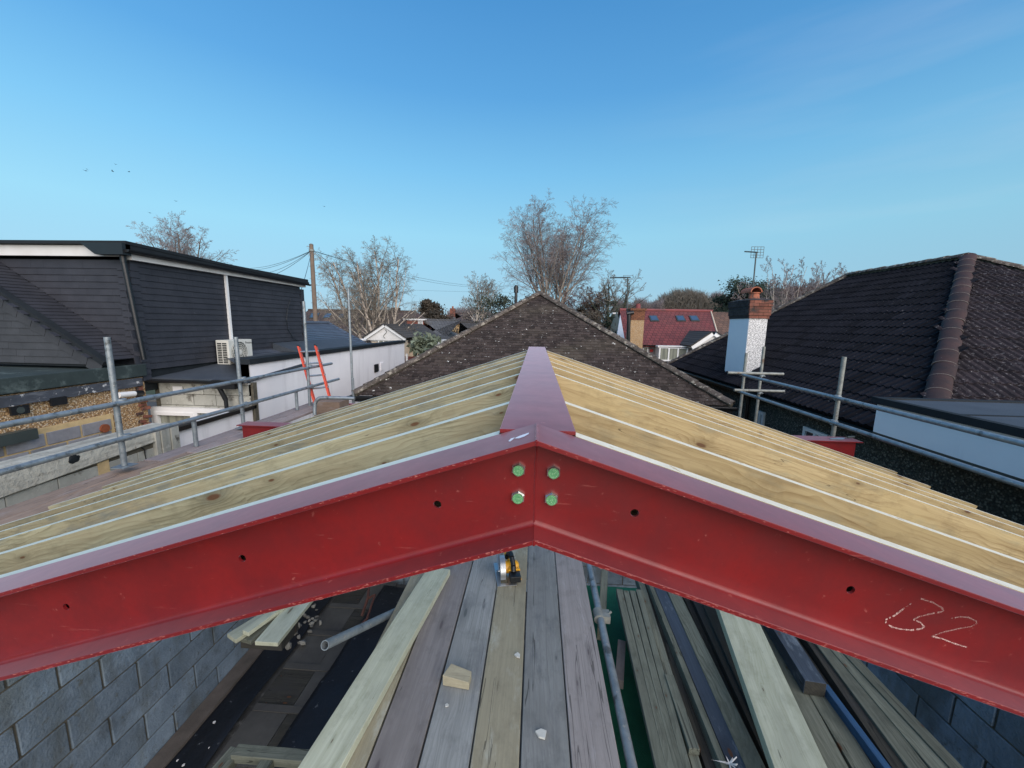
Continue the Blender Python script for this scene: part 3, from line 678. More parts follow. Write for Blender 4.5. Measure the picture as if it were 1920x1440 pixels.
# ================================================================ GREEN SURFACE AND TIMBER PILE, LOWER RIGHT
ZG = -2.42
g = MB().box((XS[6]-.1, -.8, ZG-.05), (1.25, 3.4, ZG)); g.build('green_matting', GREENM, label='dark green artificial grass matting between the walkway and the timber pile', cat='matting')
ZT = -1.98
P = 'timber pile right of the walkway'
for k, (na, nb, fa, fb) in enumerate(((1230, 1249, 1155.5, 1167), (1250, 1264, 1168, 1179), (1265, 1280, 1180, 1191), (1281, 1296, 1192, 1202))):
    for lv in range(4 if k == 0 else 1):
        plank('batten', (na, nb, 1440), (fa, fb, 1107+rg.randint(-3, 3)), ZT-.04*lv, .034, TIMB_M, label=('%s pale grey batten from the left in the timber pile' % ORD[k]) if lv == 0 else '%s batten down at the left edge of the timber pile' % ORD[lv+1], cat='batten', group=P)
LIST = [
 ('batten', (1297, 1318, 1440), (1203, 1213, 1110), ZT-.03, .08, TIMB_M, .5, 'mottled batten beside the four pale battens'),
 ('batten', (1292, 1313, 1404), (1247, 1262, 1264), ZT+.012, .035, TIMB_M, 0, 'short grey batten end lying on top of the pile near the matting'),
 ('dark_timber', (1320, 1352, 1440), (1207, 1218, 1100), ZT-.05, .12, TIMB_D, .5, 'rusty dark timber left of the blue stained board'),
 ('batten', (1354, 1366, 1440), (1217, 1226, 1100), ZT+.01, .10, TIMB_M, .5, 'thin pale edge board left of the blue stained board'),
 ('blue_stained_board', (1368, 1402, 1440), (1229, 1249, 1107), ZT-.01, .10, TIMB_B, .5, 'blue stained board with white splashes in the pile'),
 ('board', (1403, 1433, 1440), (1250, 1276, 1110), ZT-.005, .12, TIMB_M, .5, 'grey green board right of the blue stained board'),
 ('dark_timber', (1434, 1446, 1440), (1278, 1296, 1118), ZT-.09, .12, TIMB_D, .5, 'dark timber in the gap left of the bright new beam'),
 ('dark_timber', (1446, 1468, 1440), (1297, 1318, 1126), ZT-.05, .12, TIMB_D, .5, 'dark brown timber deep in the gap left of the beam'),
 ('dark_timber', (1455, 1500, 1440), (1319, 1345, 1135), ZT-.04, .12, TIMB_D, .5, 'black brown timber just left of the bright new beam'),
 ('board', (1549, 1594, 1440), (1424, 1449, 1180), ZT-.035, .10, TIMB_M, .5, 'grey green board just right of the bright new beam'),
 ('board', (1596, 1642, 1440), (1450, 1476, 1186), ZT-.035, .10, TIMB_M, .5, 'second grey green board right of the bright beam'),
 ('board', (1644, 1662, 1440), (1478, 1500, 1200), ZT-.07, .10, TIMB_D, .5, 'dark board half under the bright blue timber'),
 ('board', (1676, 1700, 1440), (1512, 1536, 1204), ZT-.03, .10, TIMB_D, .5, 'narrow mottled board right of the blue timber'),
 ('board', (1702, 1742, 1440), (1537, 1562, 1215), ZT-.015, .10, TIMB_M, .5, 'dirty grey board third from the right block wall'),
 ('board', (1744, 1782, 1440), (1564, 1588, 1224), ZT-.01, .10, TIMB_M, .5, 'dirty grey board second from the right block wall'),
 ('board', (1784, 1806, 1440), (1590, 1612, 1235), ZT, .12, TIMB_M, .5, 'dirty grey board nearest the right block wall')]
for nm, ne, fa, z, th, mt, ex, lab in LIST: plank(nm, ne, fa, z, th, mt, ext=ex, extf=.25 if fa[2] < 1130 or fa[0] > 1400 else 0, label=lab, cat='timber', group=P)
plank('beam', (1456, 1548, 1440), (1350, 1421, 1156), ZT+.17, .055, PALE, ext=.5, extf=.4, label='bright new pine beam lying across the top of the timber pile', cat='timber')
bbm = plank('blue_beam', (1514, 1546, 1279), (1453, 1489, 1188), ZT+.055, .085, TIMB_B, ext=0, extf=.4, label='short blue grey beam with its shade-darkened sawn end facing the camera', cat='timber')
bbm.data.materials.append(TIMB_D)  # dark timber on the sawn ends paints in their shading
for pg in bbm.data.polygons:
    if abs(pg.normal.x) > .9: pg.material_index = 1
plank('blue_strip', (1655, 1675, 1440), (1543, 1550, 1282), ZT+.01, .05, TIMB_BL, ext=.5, label='bright blue painted timber strip on the pile', cat='timber')
plank('bearer', (1158, 1172, 1216), (1158, 1174, 1200), ZT-.17, .06, BOARD_P, ext=.25, label='short bearer end poking out from under the battens', cat='timber')
for k in range(5):
    y_ = .25+k*.6
    MB().box((onz(1200, 1300, ZG).x, y_, ZG+.001), (2.1, y_+.1, ZG+.17)).build('bearer', TIMB_D, label='dark bearer %s from the camera under the timber pile' % ORD[k], cat='timber')
# shreds of torn plastic wrap
mb = MB(); rg = random.Random(9); c0 = onz(1368, 1432, ZT+.02)
for k in range(14):
    a = rg.uniform(0, 2*pi); l = rg.uniform(.03, .09); p1 = c0+Vector((cos(a)*l, sin(a)*l*.6, rg.uniform(0, .025))); s_ = Vector((-sin(a), cos(a), 0))*.004
    mb.add([c0-s_, c0+s_, p1+s_*.4+Vector((0, 0, .004)), p1-s_*.4], [(0, 1, 2, 3)])
mb.build('plastic_shred', WPAINT, label='torn scrap of pale plastic wrap on the blue stained board', cat='plastic scrap')

# ================================================================ BLOCK WALLS OF THE SHELL
def blockwall(t, X, face, y0, y1, z0, z1, bl, bh, mat, mort, thk=.1, joint=.017, seed=1, off=0., zoff=0., cap=300):
    """blocks in running bond on plane x = X, face = +1/-1 (the way it looks); parts 'block' share meshes"""
    rg = random.Random(seed)
    MB().box((X-face*.012, y0, z0), (X-face*thk, y1, z1)).build('mortar_core', mort, t)
    me = {}
    def getme(L):
        key = round(L, 2)
        if key not in me:
            m_ = MB().box((-face*(thk*.5), 0, 0), (0, L-joint, bh-joint)); mesh = bpy.data.meshes.new('block'); mesh.from_pydata(m_.v, [], m_.f)
            bevel_mesh(mesh, .004); mesh.materials.append(mat); me[key] = mesh
        return me[key]
    row = 0; z = z0+zoff
    while z+bh <= z1+.01:
        y = y0-(bl/2 if row % 2 else 0)+off; first = True
        while y < y1:
            ya, yb = max(y, y0), min(y+bl, y1)
            if yb-ya > .06:
                o = bpy.data.objects.new('block', getme(yb-ya)); COL.objects.link(o); o.parent = t
                o.location = (X+face*rg.uniform(-.0015, .003), ya+joint/2, z+joint/2)
            y += bl
        z += bh; row += 1
XL = -3.3
t = thing('inner_block_wall', 'blue grey concrete block wall inside the shell at the lower left', 'wall', (0, 0, 0))
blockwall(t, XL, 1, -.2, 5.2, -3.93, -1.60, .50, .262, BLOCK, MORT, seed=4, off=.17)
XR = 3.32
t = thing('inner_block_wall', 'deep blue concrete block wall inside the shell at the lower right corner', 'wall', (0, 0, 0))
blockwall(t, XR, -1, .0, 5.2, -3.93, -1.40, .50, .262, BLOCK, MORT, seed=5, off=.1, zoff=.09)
# gable wall under the frame behind / far end wall of the shell
t = thing('end_wall', 'low block wall closing the far end of the shell', 'wall')
def yblockwall(t, Y, x0, x1, z0, z1, bl, bh, mat, mort, seed=1, thk=.1, joint=.012):
    rg = random.Random(seed)
    MB().box((x0, Y+.012, z0), (x1, Y+thk, z1)).build('mortar_core', mort, t)
    n = 0; z = z0; row = 0; cache = {}
    while z+bh <= z1+.01:
        x = x0-(bl/2 if row % 2 else 0)
        while x < x1:
            xa, xb = max(x, x0), min(x+bl, x1)
            if xb-xa > .06:
                key = round(xb-xa, 2)
                if key not in cache:
                    m_ = MB().box((0, 0, 0), (xb-xa-joint, thk*.5, bh-joint)); mesh = bpy.data.meshes.new('block'); mesh.from_pydata(m_.v, [], m_.f); bevel_mesh(mesh, .004); mesh.materials.append(mat); cache[key] = mesh
                o = bpy.data.objects.new('block', cache[key]); COL.objects.link(o); o.parent = t; o.location = (xa+joint/2, Y+rg.uniform(-.003, .002), z+joint/2)
            x += bl
        z += bh; row += 1
yblockwall(t, 5.3, XL-.1, XR+.1, -4.0, -1.9, .5, .262, BLOCK, MORT, 6)

# lower left floor: old concrete slabs with cross battens, membrane, planks
ZL = -3.92
MB().box((XL, -1, ZL-.2), (XR, 5.3, ZL-.012)).build('floor_slab', M('old_slab', (.07, .07, .065), (.035, .035, .035), 3, rough=.95, bump=.5, bscale=20, bdist=.01, spots=((.13, .13, .12), 5, .6, .75)), kind='structure')
fl = thing('boarded_floor', 'dim grey boarded floor with cross battens at the lower left', 'floor', (0, 0, 0))
xa = [onz(x, y, ZL).x for x, y in ((275, 1440), (400, 1440), (500, 1440))]
rg = random.Random(12)
X0, X1 = -2.77, -2.0
for k in range(11):
    y_ = 3.245+(k-6)*.49
    MB().box((X0+.01, y_, ZL), (X1, y_+.075, ZL+.022)).build('batten', PLYG, fl)
    for j in range(2):
        w_ = (X1-X0)/2; MB().box((X0+j*w_+.004, y_+.079, ZL-.01), (X0+(j+1)*w_-.004, y_+.486, ZL+.014+rg.uniform(-.005, .005))).build('board', PLYG if (j+k) % 3 else TIMB_D, fl)
MB().box((XL+.01, -.6, ZL-.01), (XL+.17, 5.2, ZL+.06)).build('ledge', M('brown_ledge', (.12, .10, .085), (.07, .06, .05), 6, rough=.95, bump=.5, bscale=30, bdist=.01), label='dusty brown ledge along the foot of the left block wall', cat='ledge')
# membranes: gently buckled sheets
def sheet(name, corners, z, mat, amp, lab, cat, n=26, seed=1, drop=None):
    P4 = [onz(x, y, z) for x, y in corners]; vs = []; fs = []
    for i in range(n+1):
        for j in range(n+1):
            u, v = i/n, j/n; p = P4[0].lerp(P4[1], u).lerp(P4[3].lerp(P4[2], u), v)
            h = amp*mnoise.noise(Vector((p.x*3+seed, p.y*2, 0)))+amp*.4*mnoise.noise(Vector((p.x*11, p.y*6, seed)))
            e = 0 if drop is None else drop(u, v)
            vs.append(p+Vector((0, 0, h+e)))
    for i in range(n):
        for j in range(n): a = i*(n+1)+j; fs.append((a, a+1, a+n+2, a+n+1))
    m_ = MB().add(vs, fs); o = m_.build(name, mat, smooth=True, label=lab, cat=cat)
    s = o.modifiers.new('thickness', 'SOLIDIFY'); s.thickness = .004; return o
def px4(pts, z): return [proj(Vector((x, y, z)))[:2] for x, y in pts]
sheet('black_membrane', px4([(-2.38, .6), (-1.1, .6), (-1.0, 5.1), (-2.12, 5.1)], ZL+.09), ZL+.09, MEMB, .035, 'black plastic membrane sheet on the floor below the left of the walkway', 'membrane')
sheet('dark_membrane', px4([(-3.13, .6), (-2.80, .6), (-2.80, 5.1), (-3.13, 5.1)], ZL+.04), ZL+.04, MEMB, .03, 'dusty dark membrane strip spotted with plaster beside the left block wall', 'membrane', seed=5)
rg = random.Random(44); mb = MB()
for k in range(5):
    p = Vector((rg.uniform(-3.08, -2.85), rg.uniform(2.4, 3.6), ZL+.085)); n_ = 6; s_ = rg.uniform(.006, .020)
    mb.prism([p+Vector((s_*rg.uniform(.5, 1.2)*cos(6.283*j/n_), s_*rg.uniform(.5, 1.3)*sin(6.283*j/n_), 0)) for j in range(n_)], (0, 0, .004))
mb.build('plaster_splashes', WPAINT, label='small plaster splashes on the dusty membrane strip beside the left block wall', cat='plaster', kind='stuff')
# stacked planks
zs = -2.55
for (a, b, ya, c_, d_, yb, dz, lab) in ((415, 452, 1194, 497, 527, 1145, .0, 'left of the small pale plank stack under the left beam'), (443, 475, 1199, 520, 545, 1138, -.03, 'lower middle of the small pale plank stack'),
                                   (450, 470, 1184, 520, 534, 1135, .035, 'topmost of the small pale plank stack under the left beam'), (474, 524, 1204, 545, 580, 1128, .0, 'right of the small pale plank stack under the left beam')):
    plank('short_plank', (a, b, ya), (c_, d_, yb), zs+dz, .035, TIMB_M if dz < 0 else PALE, ext=0, extf=.5, label='short pine plank, '+lab, cat='plank', group='pale plank stack')
MB().box(onz(450, 1196, zs-.075), onz(560, 1180, zs-.17)).build('trestle_beam', TIMB_D, label='dark beam carrying the small pale plank stack', cat='timber')
# loose tube
a = dep(609, 1210, 2.05); b = dep(735, 1150, 2.7)
MB().tube(a, b+(b-a)*.5, .0242, 24, hollow=.004).build('loose_tube', GALV, smooth=True, label='loose galvanised tube with its open end towards the camera', cat='tube')
# rusty bent bars
mb = MB().path([dep(678, 1155, 3.4), dep(690, 1120, 3.5), dep(692, 1095, 3.6)], .012).path([dep(690, 1122, 3.5), dep(703, 1115, 3.5), dep(688, 1160, 3.3), dep(668, 1180, 3.2)], .010)
mb.build('rusty_bracket', RUST, label='bent rusty steel bracket above the far floor boards', cat='bracket')
# rough timber frame at the bottom edge
for nm, p, q_ in (('frame left rail', (398, 1440, 440, 1400), None), ):
    pass
zq = -2.75
plank('rough_timber', (385, 420, 1450), (433, 455, 1402), zq, .06, TIMB_M, ext=.3, label='rough timber sloping up at the bottom edge left of the membrane', cat='timber')
plank('rough_timber', (470, 500, 1450), (500, 520, 1410), zq+.02, .06, TIMB_M, ext=.3, label='rough timber stub just left of the torn blue plastic', cat='timber')
timber('rough_timber', onz(440, 1405, zq+.03), onz(720, 1428, zq+.03), .07, .06, TIMB_M, label='rough cross timber along the bottom edge below the black membrane', cat='timber')
# rubble by the plank stack
rg = random.Random(7)
me = []
for k in range(4):
    bm = bmesh.new(); bmesh.ops.create_icosphere(bm, subdivisions=1, radius=1)
    for v in bm.verts: v.co *= rg.uniform(.6, 1.15)
    m_ = bpy.data.meshes.new('stone'); bm.to_mesh(m_); bm.free(); m_.materials.append(RUBBLE); me.append(m_)
mb = MB()
for k in range(40):
    x, y = rg.gauss(560, 22), rg.gauss(1170, 26); m_ = me[k % 4]; c0 = onz(x, y, -3.86); s = rg.uniform(.02, .07); R3 = Matrix.Rotation(rg.random()*3, 3, 'X') @ Matrix.Rotation(rg.random()*3, 3, 'Z')
    mb.add([c0+R3 @ Vector((v.co.x*s, v.co.y*s*.8, v.co.z*s*.6)) for v in m_.vertices], [tuple(p.vertices) for p in m_.polygons])
mb.build('rubble', RUBBLE, label='broken rubble scattered on the floor right of the pale plank stack', cat='rubble', kind='stuff')

# ================================================================ TILES
def clip_in(poly, u, v):
    ins = False; n = len(poly)
    for i in range(n):
        (x1, y1), (x2, y2) = poly[i], poly[(i+1) % n]
        if (y1 > v) != (y2 > v) and u < (x2-x1)*(v-y1)/(y2-y1)+x1: ins = not ins
    return ins
def tile_mesh(w, g, thk, gap, style='plain'):
    """local x across, y up the slope, z out; tail end at y=0 raised"""
    L = g*1.25; m_ = MB()
    if style == 'plain':
        m_.hexa([(gap/2, 0, 0), (w-gap/2, 0, 0), (w-gap/2, L, -thk*.9), (gap/2, L, -thk*.9), (gap/2, 0, thk), (w-gap/2, 0, thk), (w-gap/2, L, 0.0), (gap/2, L, 0.0)])
    else:   # interlocking tile with two rolls
        N = 10; top = []; bot = []
        for k in range(N+1):
            u = k/N; h = thk*(.9+1.25*max(0, sin(u*4*pi-.4)))
            top.append((u*w, 0, h)); bot.append((u*w, L, h-thk*.9))
        vs = top+bot+[(p[0], 0, -thk*.3) for p in top]; K = N+1
        fs = [(k, k+1, K+k+1, K+k) for k in range(N)]+[(2*K+k, 2*K+k+1, k+1, k) for k in range(N)]
        m_.add(vs, fs)
    return m_
def tiled_slope(par, O, U, V, poly, w, g, thk, mat, nparts=0, style='plain', gap=.004, seed=1, vis=None, jit=.002, underlay=None, name='tile', half=.5):
    """tiles a planar polygon (u, v metres in plane O + u*U + v*V). nparts biggest-in-photo tiles become parts; the rest one 'stuff' mesh"""
    O, U, V = Vector(O), Vector(U).normalized(), Vector(V).normalized(); N_ = U.cross(V).normalized()
    if N_.dot(-O) < 0 and False: N_ = -N_
    rg = random.Random(seed)
    um, uM = min(p[0] for p in poly), max(p[0] for p in poly); vm_, vM = min(p[1] for p in poly), max(p[1] for p in poly)
    u_ = MB().add([O+U*p[0]+V*p[1]-N_*thk*1.0 for p in poly], [tuple(range(len(poly)))]); u_.build('roof_underlay', underlay or mat, par)
    m_ = tile_mesh(w, g, thk, gap, style); me = bpy.data.meshes.new(name); me.from_pydata(m_.v, [], m_.f); me.materials.append(mat)
    lst = []; r_ = 0; v = vm_
    while v < vM:
        u = um-(w*half if r_ % 2 else 0)
        while u < uM:
            if clip_in(poly, u+w/2, v+g*.5):
                c0 = O+U*(u+w/2)+V*(v+g/2); ok = True; z = 1e9
                if nparts:
                    X_, Y_, z = proj(c0); ok = z > .2 and -20 < X_ < 1940 and Y_ < 1440 and (vis is None or vis(X_, Y_))
                lst.append((z if ok else 1e6, u, v))
            u += w
        v += g; r_ += 1
    lst.sort(); B = Matrix((U, V, N_)).transposed().to_4x4()
    big = MB()
    for i, (z, u, v) in enumerate(lst):
        M_ = Matrix.Translation(O+U*(u+rg.uniform(-jit, jit))+V*(v+rg.uniform(-jit, jit))+N_*rg.uniform(0, jit)) @ B @ Matrix.Rotation(rg.uniform(-jit, jit)*2.5, 4, 'Z') @ Matrix.Rotation(rg.uniform(-jit, jit)*4, 4, 'X')
        if i < nparts and z < 1e6:
            o = bpy.data.objects.new(name, me); COL.objects.link(o); o.parent = par; o.matrix_local = M_
        else: big.add([M_ @ Vector(p) for p in m_.v], m_.f)
    if big.v: big.build(name+'_field', mat, par, kind='stuff')
M_JOINT = M('pale_mortar_joint', (.20, .17, .15), (.12, .10, .09), 20, rough=.95)
def hip_run(par, a, b, seg, r, mat, name='hip_tile', up=(0, 0, 1), flat=.75, seed=1, step=1., joints=False):
    a, b = Vector(a), Vector(b); L = (b-a).length; n = max(1, round(L/seg)); d = (b-a)/n; x = d.normalized(); z = Vector(up); z = (z-x*z.dot(x)).normalized(); y = z.cross(x); rg = random.Random(seed)
    K = 9; sl = d.length*1.06; vs = []
    for t_, rr, lift in ((0, r*(1+.06*step), .012*step), (sl, r*(1-.02*step), 0)):
        for ro in (rr, rr-.014):
            for k in range(K): an = pi*k/(K-1); vs.append((t_, ro*cos(an), ro*sin(an)*flat+lift))
    fs = []
    for k in range(K-1): fs += [(k, k+1, 2*K+k+1, 2*K+k), (K+k, 3*K+k, 3*K+k+1, K+k+1), (k, K+k, K+k+1, k+1), (2*K+k, 2*K+k+1, 3*K+k+1, 3*K+k)]
    me = bpy.data.meshes.new(name); me.from_pydata(vs, [], fs); me.materials.append(mat)
    me.polygons.foreach_set('use_smooth', [True]*len(me.polygons))
    try: me.set_sharp_from_angle(angle=radians(50))
    except Exception: pass
    B = Matrix((x, y, z)).transposed().to_4x4()
    for i in range(n):
        o = bpy.data.objects.new(name, me); COL.objects.link(o); o.parent = par
        o.matrix_local = Matrix.Translation(a+d*i+z*rg.uniform(-.004, .004)) @ B @ Matrix.Rotation(rg.uniform(-.03, .03), 4, 'Z')
    if joints:
        for i in range(1, n):
            c_ = a+d*i; K2 = 14; pts = [c_+y*((r+.001)*cos(pi*k/K2))+z*((r+.001)*flat*sin(pi*k/K2)+.001) for k in range(K2+1)]
            MB().path(pts, .006, 5).build('mortar_joint', M_JOINT, par)
    # mortar bed
    MB().tube(a-z*.03, b-z*.03, r*.60*min(1, flat/.75), 8).build('mortar_bed', MORT, par)

# ================================================================ CENTRE ROOF (hipped brown roof behind the rafters)
cr_ = thing('hipped_bungalow', 'hipped bungalow roof of dark brown lichen spotted plain tiles straight ahead, behind the rafters', 'house')
HWd = 4.18; YE = 8.55; ZE = -1.66; apex = ony(1012, 547, YE+HWd); apex = Vector((apex.x, apex.y, apex.z-.06))
xl, xr = apex.x-HWd, apex.x+HWd; rise = apex.z-ZE; slo = sqrt(HWd**2+rise**2)
def vis_c(x, y): return y < 652+abs(x-1008)*.315+4
Vc = Vector((0, HWd, rise)).normalized()
OL = 0.0
tiled_slope(cr_, (xl, YE, ZE), (1, 0, 0), Vc, [(0, 0), (2*HWd, 0), (HWd, slo)], .166, .115, .011, TILE_C, 300, vis=vis_c, seed=3)
for s in (-1, 1):
    X_ = xl if s < 0 else xr
    if s < 0: tiled_slope(cr_, (xl, YE+9, ZE), (0, -1, 0), Vector((HWd, 0, rise)), [(0, 0), (9, 0), (9-HWd, slo), (0, slo)], .166, .115, .011, TILE_C, 0, seed=4)
    else: tiled_slope(cr_, (xr, YE, ZE), (0, 1, 0), Vector((-HWd, 0, rise)), [(0, 0), (9, 0), (9, slo), (HWd, slo)], .166, .115, .011, TILE_C, 0, seed=5)
    hip_run(cr_, (X_, YE, ZE+.02), tuple(apex), .30, .105, TILE_H, seed=s+5)
hip_run(cr_, tuple(apex), (apex.x, YE+9, apex.z), .30, .105, TILE_H, name='ridge_tile')
MB().box((xl+.3, YE+.3, -6), (xr-.3, YE+9, ZE-.05)).build('wall', PEB_T, cr_)
MB().box((xl-.02, YE-.01, ZE-.16), (xr+.02, YE+.02, ZE-.02)).build('fascia', BLACKP, cr_)
def gutter(par, a, b, mat=BLACKP, r=.055, bevel_caps=True):
    a, b = Vector(a), Vector(b); d = (b-a).normalized(); z = Vector((0, 0, 1)); y = z.cross(d); K = 9; vs = []
    for c_ in (a, b):
        for rr in (r, r-.006):
            for k in range(K): an = pi+pi*k/(K-1); vs.append(c_+y*(rr*cos(an))+z*(rr*sin(an)))
    fs = []
    for k in range(K-1): fs += [(k, 2*K+k, 2*K+k+1, k+1), (K+k, K+k+1, 3*K+k+1, 3*K+k)]
    fs += [(0, K, 3*K, 2*K), (K-1, 3*K-1, 4*K-1, 2*K-1), tuple(range(K)), tuple(range(2*K, 3*K))[::-1]]
    return MB().add(vs, fs).build('gutter', mat, par)
gutter(cr_, (xl-.14, YE-.07, ZE-.03), (xr+.1, YE-.07, ZE-.03))
gutter(cr_, (xl-.07, YE-.1, ZE-.03), (xl-.07, YE+9, ZE-.03))
# black flue pipe standing behind the left hip
tf = thing('flue_pipe', 'dark flue pipe standing behind the left hip of the centre roof', 'flue', tuple(dep(967, 575, 13)))
pb = dep(967, 580, 15); MB().tube(pb-Vector((0, 0, 3)), pb+Vector((0, 0, .9)), .055, 10).tube(pb+Vector((0, 0, .62)), pb+Vector((0, 0, .86)), .085, 10).build('pipe', BLACKP, tf).location = -tf.location

# ================================================================ LEFT NEIGHBOUR
XN = -7.2; YN = 6.72; ZF = -1.06    # side plane, front corner, top of the lower wall
nb = thing('tile_hung_bungalow', 'left neighbour bungalow with big dark tile hung dormer, flat felt roofs and white side wall', 'house')
# lower extension wall: pebbledash, opening patched with blocks
ytop = -.84
E1 = onx(283, 702.5, XN); zw = E1.z        # underside of the felt upstand
MB().box((XN-4, 1.2, -6), (XN, YN, zw-.02)).build('pebbledash_wall', PEB_T, nb)
zt_, zb_ = onx(283, 680.6, XN).z, onx(283, 702.5, XN).z
o = MB().box((XN-.06, 1.0, zb_), (XN+.06, YN+.02, zt_)).build('felt_upstand', FELT, nb); bevel_mesh(o.data, .015, 2)
MB().box((XN-4.5, 1.0, zt_-.06), (XN-.061, YN, zt_-.03)).build('flat_roof', FELT, nb)
MB().box((XN-4.5, YN-.02, zb_), (XN-.06, YN+.10, zt_-.02)).build('felt_upstand', FELT, nb)
# torn old fascia board below the felt
mb = MB(); rg = random.Random(31); zf0 = onx(262, 723, XN).z
ys_ = [1.0+k*.12 for k in range(int((YN-.9)/.12))]
top = [(XN+.055, y, zb_-.02-rg.uniform(0, .012)) for y in ys_]; bot = [(XN+.055+rg.uniform(-.004, .008), y, zf0+rg.uniform(-.012, .012)) for y in ys_]
n_ = len(ys_); vs = top+bot+[(XN+.02, y, z) for _, y, z in top]+[(XN+.02, y, z) for _, y, z in bot]
fs = [(k, k+1, n_+k+1, n_+k) for k in range(n_-1)]+[(2*n_+k, 3*n_+k, 3*n_+k+1, 2*n_+k+1) for k in range(n_-1)]+[(n_+k, n_+k+1, 3*n_+k+1, 3*n_+k) for k in range(n_-1)]+[(n_-1, 2*n_-1, 4*n_-1, 3*n_-1)]
FASC = M('flaking_fascia', (.065, .075, .095), (.035, .04, .05), 5, rough=.8, bump=.4, bscale=30, bdist=.004, spots=((.50, .50, .50), 9, .66, .72), streak=((40, 3, 30), (.16, .17, .19), .55, .7, .8))
mb.add(vs, fs).build('torn_fascia', FASC, nb)
# brackets hanging off it
for (px, py) in ((35, 769), (108, 752)):
    c0 = onx(px, py, XN+.05); o = MB().box(c0+Vector((0, -.10, -.06)), c0+Vector((.03, .10, .06))).build('vent_cover' if px < 50 else 'torn_strip', BLACKP, nb)
    if px < 50: MB().tube(c0+Vector((.031, 0, 0)), c0+Vector((.036, 0, 0)), .045, 16).build('vent_opening', GREYP, nb)
# waste pipe stub
c0 = onx(205, 740, XN+.12); c1 = onx(262, 737, XN+.18)
cS = onx(222, 741, XN+.10); cE = onx(252, 738, XN+.10)
MB().tube(cS, cE, .048, 16).build('pipe_stub', UPVC, nb, smooth=True); MB().tube(cE, cE+(cE-cS).normalized()*.14, .052, 16, r2=.045).build('pipe_elbow', BLACKP, nb, smooth=True)
# rough red brick jamb at the corner
rg = random.Random(14); bm_me = None
mb_ = MB().box((-.055, -.03, -.032), (.03, .10, .030)); me = bpy.data.meshes.new('brick'); me.from_pydata(mb_.v, [], mb_.f); bevel_mesh(me, .008); me.materials.append(BRICK)
for k in range(11):
    o = bpy.data.objects.new('brick', me); COL.objects.link(o); o.parent = nb
    o.location = (XN+.01, YN-.11+rg.uniform(-.03, .05)-(k % 2)*.07, zf0+.02-k*.075); o.rotation_euler = (rg.uniform(-.2, .2), rg.uniform(-.1, .1), rg.uniform(-.2, .2)); o.scale = (1, rg.uniform(.7, 1.2), rg.uniform(.8, 1.1))
# patch of purple grey blocks with sandy mortar (bricked up opening)
pa = [onx(0, 812, XN), onx(208, 770, XN)]; ztp = onx(208, 775, XN).z; y_end = onx(210, 790, XN).y
MB().box((XN+.002, 1.2, -3.5), (XN+.028, y_end, ztp)).build('mortar_patch', MORT_Y, nb)
rows = 0; z = ztp-.075-.19; L_ = .455; hB = .185
cache = {}
while z > -2.9:
    y = y_end-.05
    y -= (L_/2 if rows % 2 else 0)*.9
    if rows % 2:
        m_ = MB().box((XN+.02, y+.012, z), (XN+.045, y_end-.06, z+hB)); o = m_.build('block', BLOCK_P, nb); bevel_mesh(o.data, .006)
    while y > 2.2:
        m_ = MB().box((0, -(L_-.03), 0), (.025, 0, hB)); 
        if 'b' not in cache:
            mm = bpy.data.meshes.new('block'); mm.from_pydata(m_.v, [], m_.f); bevel_mesh(mm, .006); mm.materials.append(BLOCK_P); cache['b'] = mm
        o = bpy.data.objects.new('block', cache['b']); COL.objects.link(o); o.parent = nb; o.location = (XN+.02, y, z)
        y -= L_
    z -= hB+.022; rows += 1
c0 = onx(195, 803, XN+.047); MB().tube(c0, c0+Vector((.03, 0, 0)), .07, 18).build('rusty_cap', M('rust_orange', (.30, .08, .03), (.18, .05, .02), 12, rough=.9), nb, smooth=True)
c0 = onx(0, 822, XN+.05); MB().box(c0+Vector((0, -.5, -.09)), c0+Vector((.12, .32, .06))).build('dark_box', GREYP, nb)
# recess: back wall facing the camera between the bungalow side and the boundary wall
XB = -5.37; YR = YN+.18
rw0 = ony(290, 716, YR); zr_top = ony(340, 716, YR).z
yw = YR
MB().box((XN-.1, yw+.10, -6), (XB+.05, yw+.2, zr_top)).build('recess_wall', MORT, nb)
yb = .215; z = zr_top-.03-yb; rows = 0; rg = random.Random(15); cache = {}
while z > -3.2:
    x = XN-(.22 if rows % 2 else 0)
    while x < XB:
        xa, xb = max(x, XN), min(x+.45, XB)
        if xb-xa > .08:
            m_ = MB().box((xa+.005, yw+.08+rg.uniform(-.004, .002), z), (xb-.005, yw+.12, z+yb-.010)); o = m_.build('block', BLOCK_W, nb); bevel_mesh(o.data, .004)
        x += .45
    z -= yb; rows += 1
MB().box((XN, yw+.05, zr_top-.03), (XB, yw+.1, zr_top)).build('white_batten', WPAINT, nb)
# window in the recess wall
wl, wr_ = ony(284, 770, yw).x, XB-.30; wt = ony(330, 764, yw).z; wbm = wt-1.0
wn = thing('x', 'x', 'x'); bpy.data.objects.remove(wn)
wf = MB()
for a, b in (((wl, wt-.09), (wr_, wt)), ((wl, wbm), (wl+.07, wt-.09)), ((wr_-.07, wbm), (wr_, wt-.09)), ((wl+.86, wbm), (wl+.93, wt-.09)), ((wl+.07, wbm), (wr_-.07, wbm+.07))):
    wf.box((a[0], yw-.02, a[1]), (b[0], yw+.07, b[1]))
for a, b in (((wl+.07, wt-.15), (wl+.86, wt-.09)), ((wl+.07, wbm+.07), (wl+.13, wt-.15)), ((wl+.80, wbm+.07), (wl+.86, wt-.15))):
    wf.box((a[0], yw-.035, a[1]), (b[0], yw+.04, b[1]))
wo = wf.build('window', UPVC, nb)
MB().box((wl+.05, yw+.045, wbm+.05), (wr_-.05, yw+.05, wt-.09)).build('pane', GLASS_C, wo)
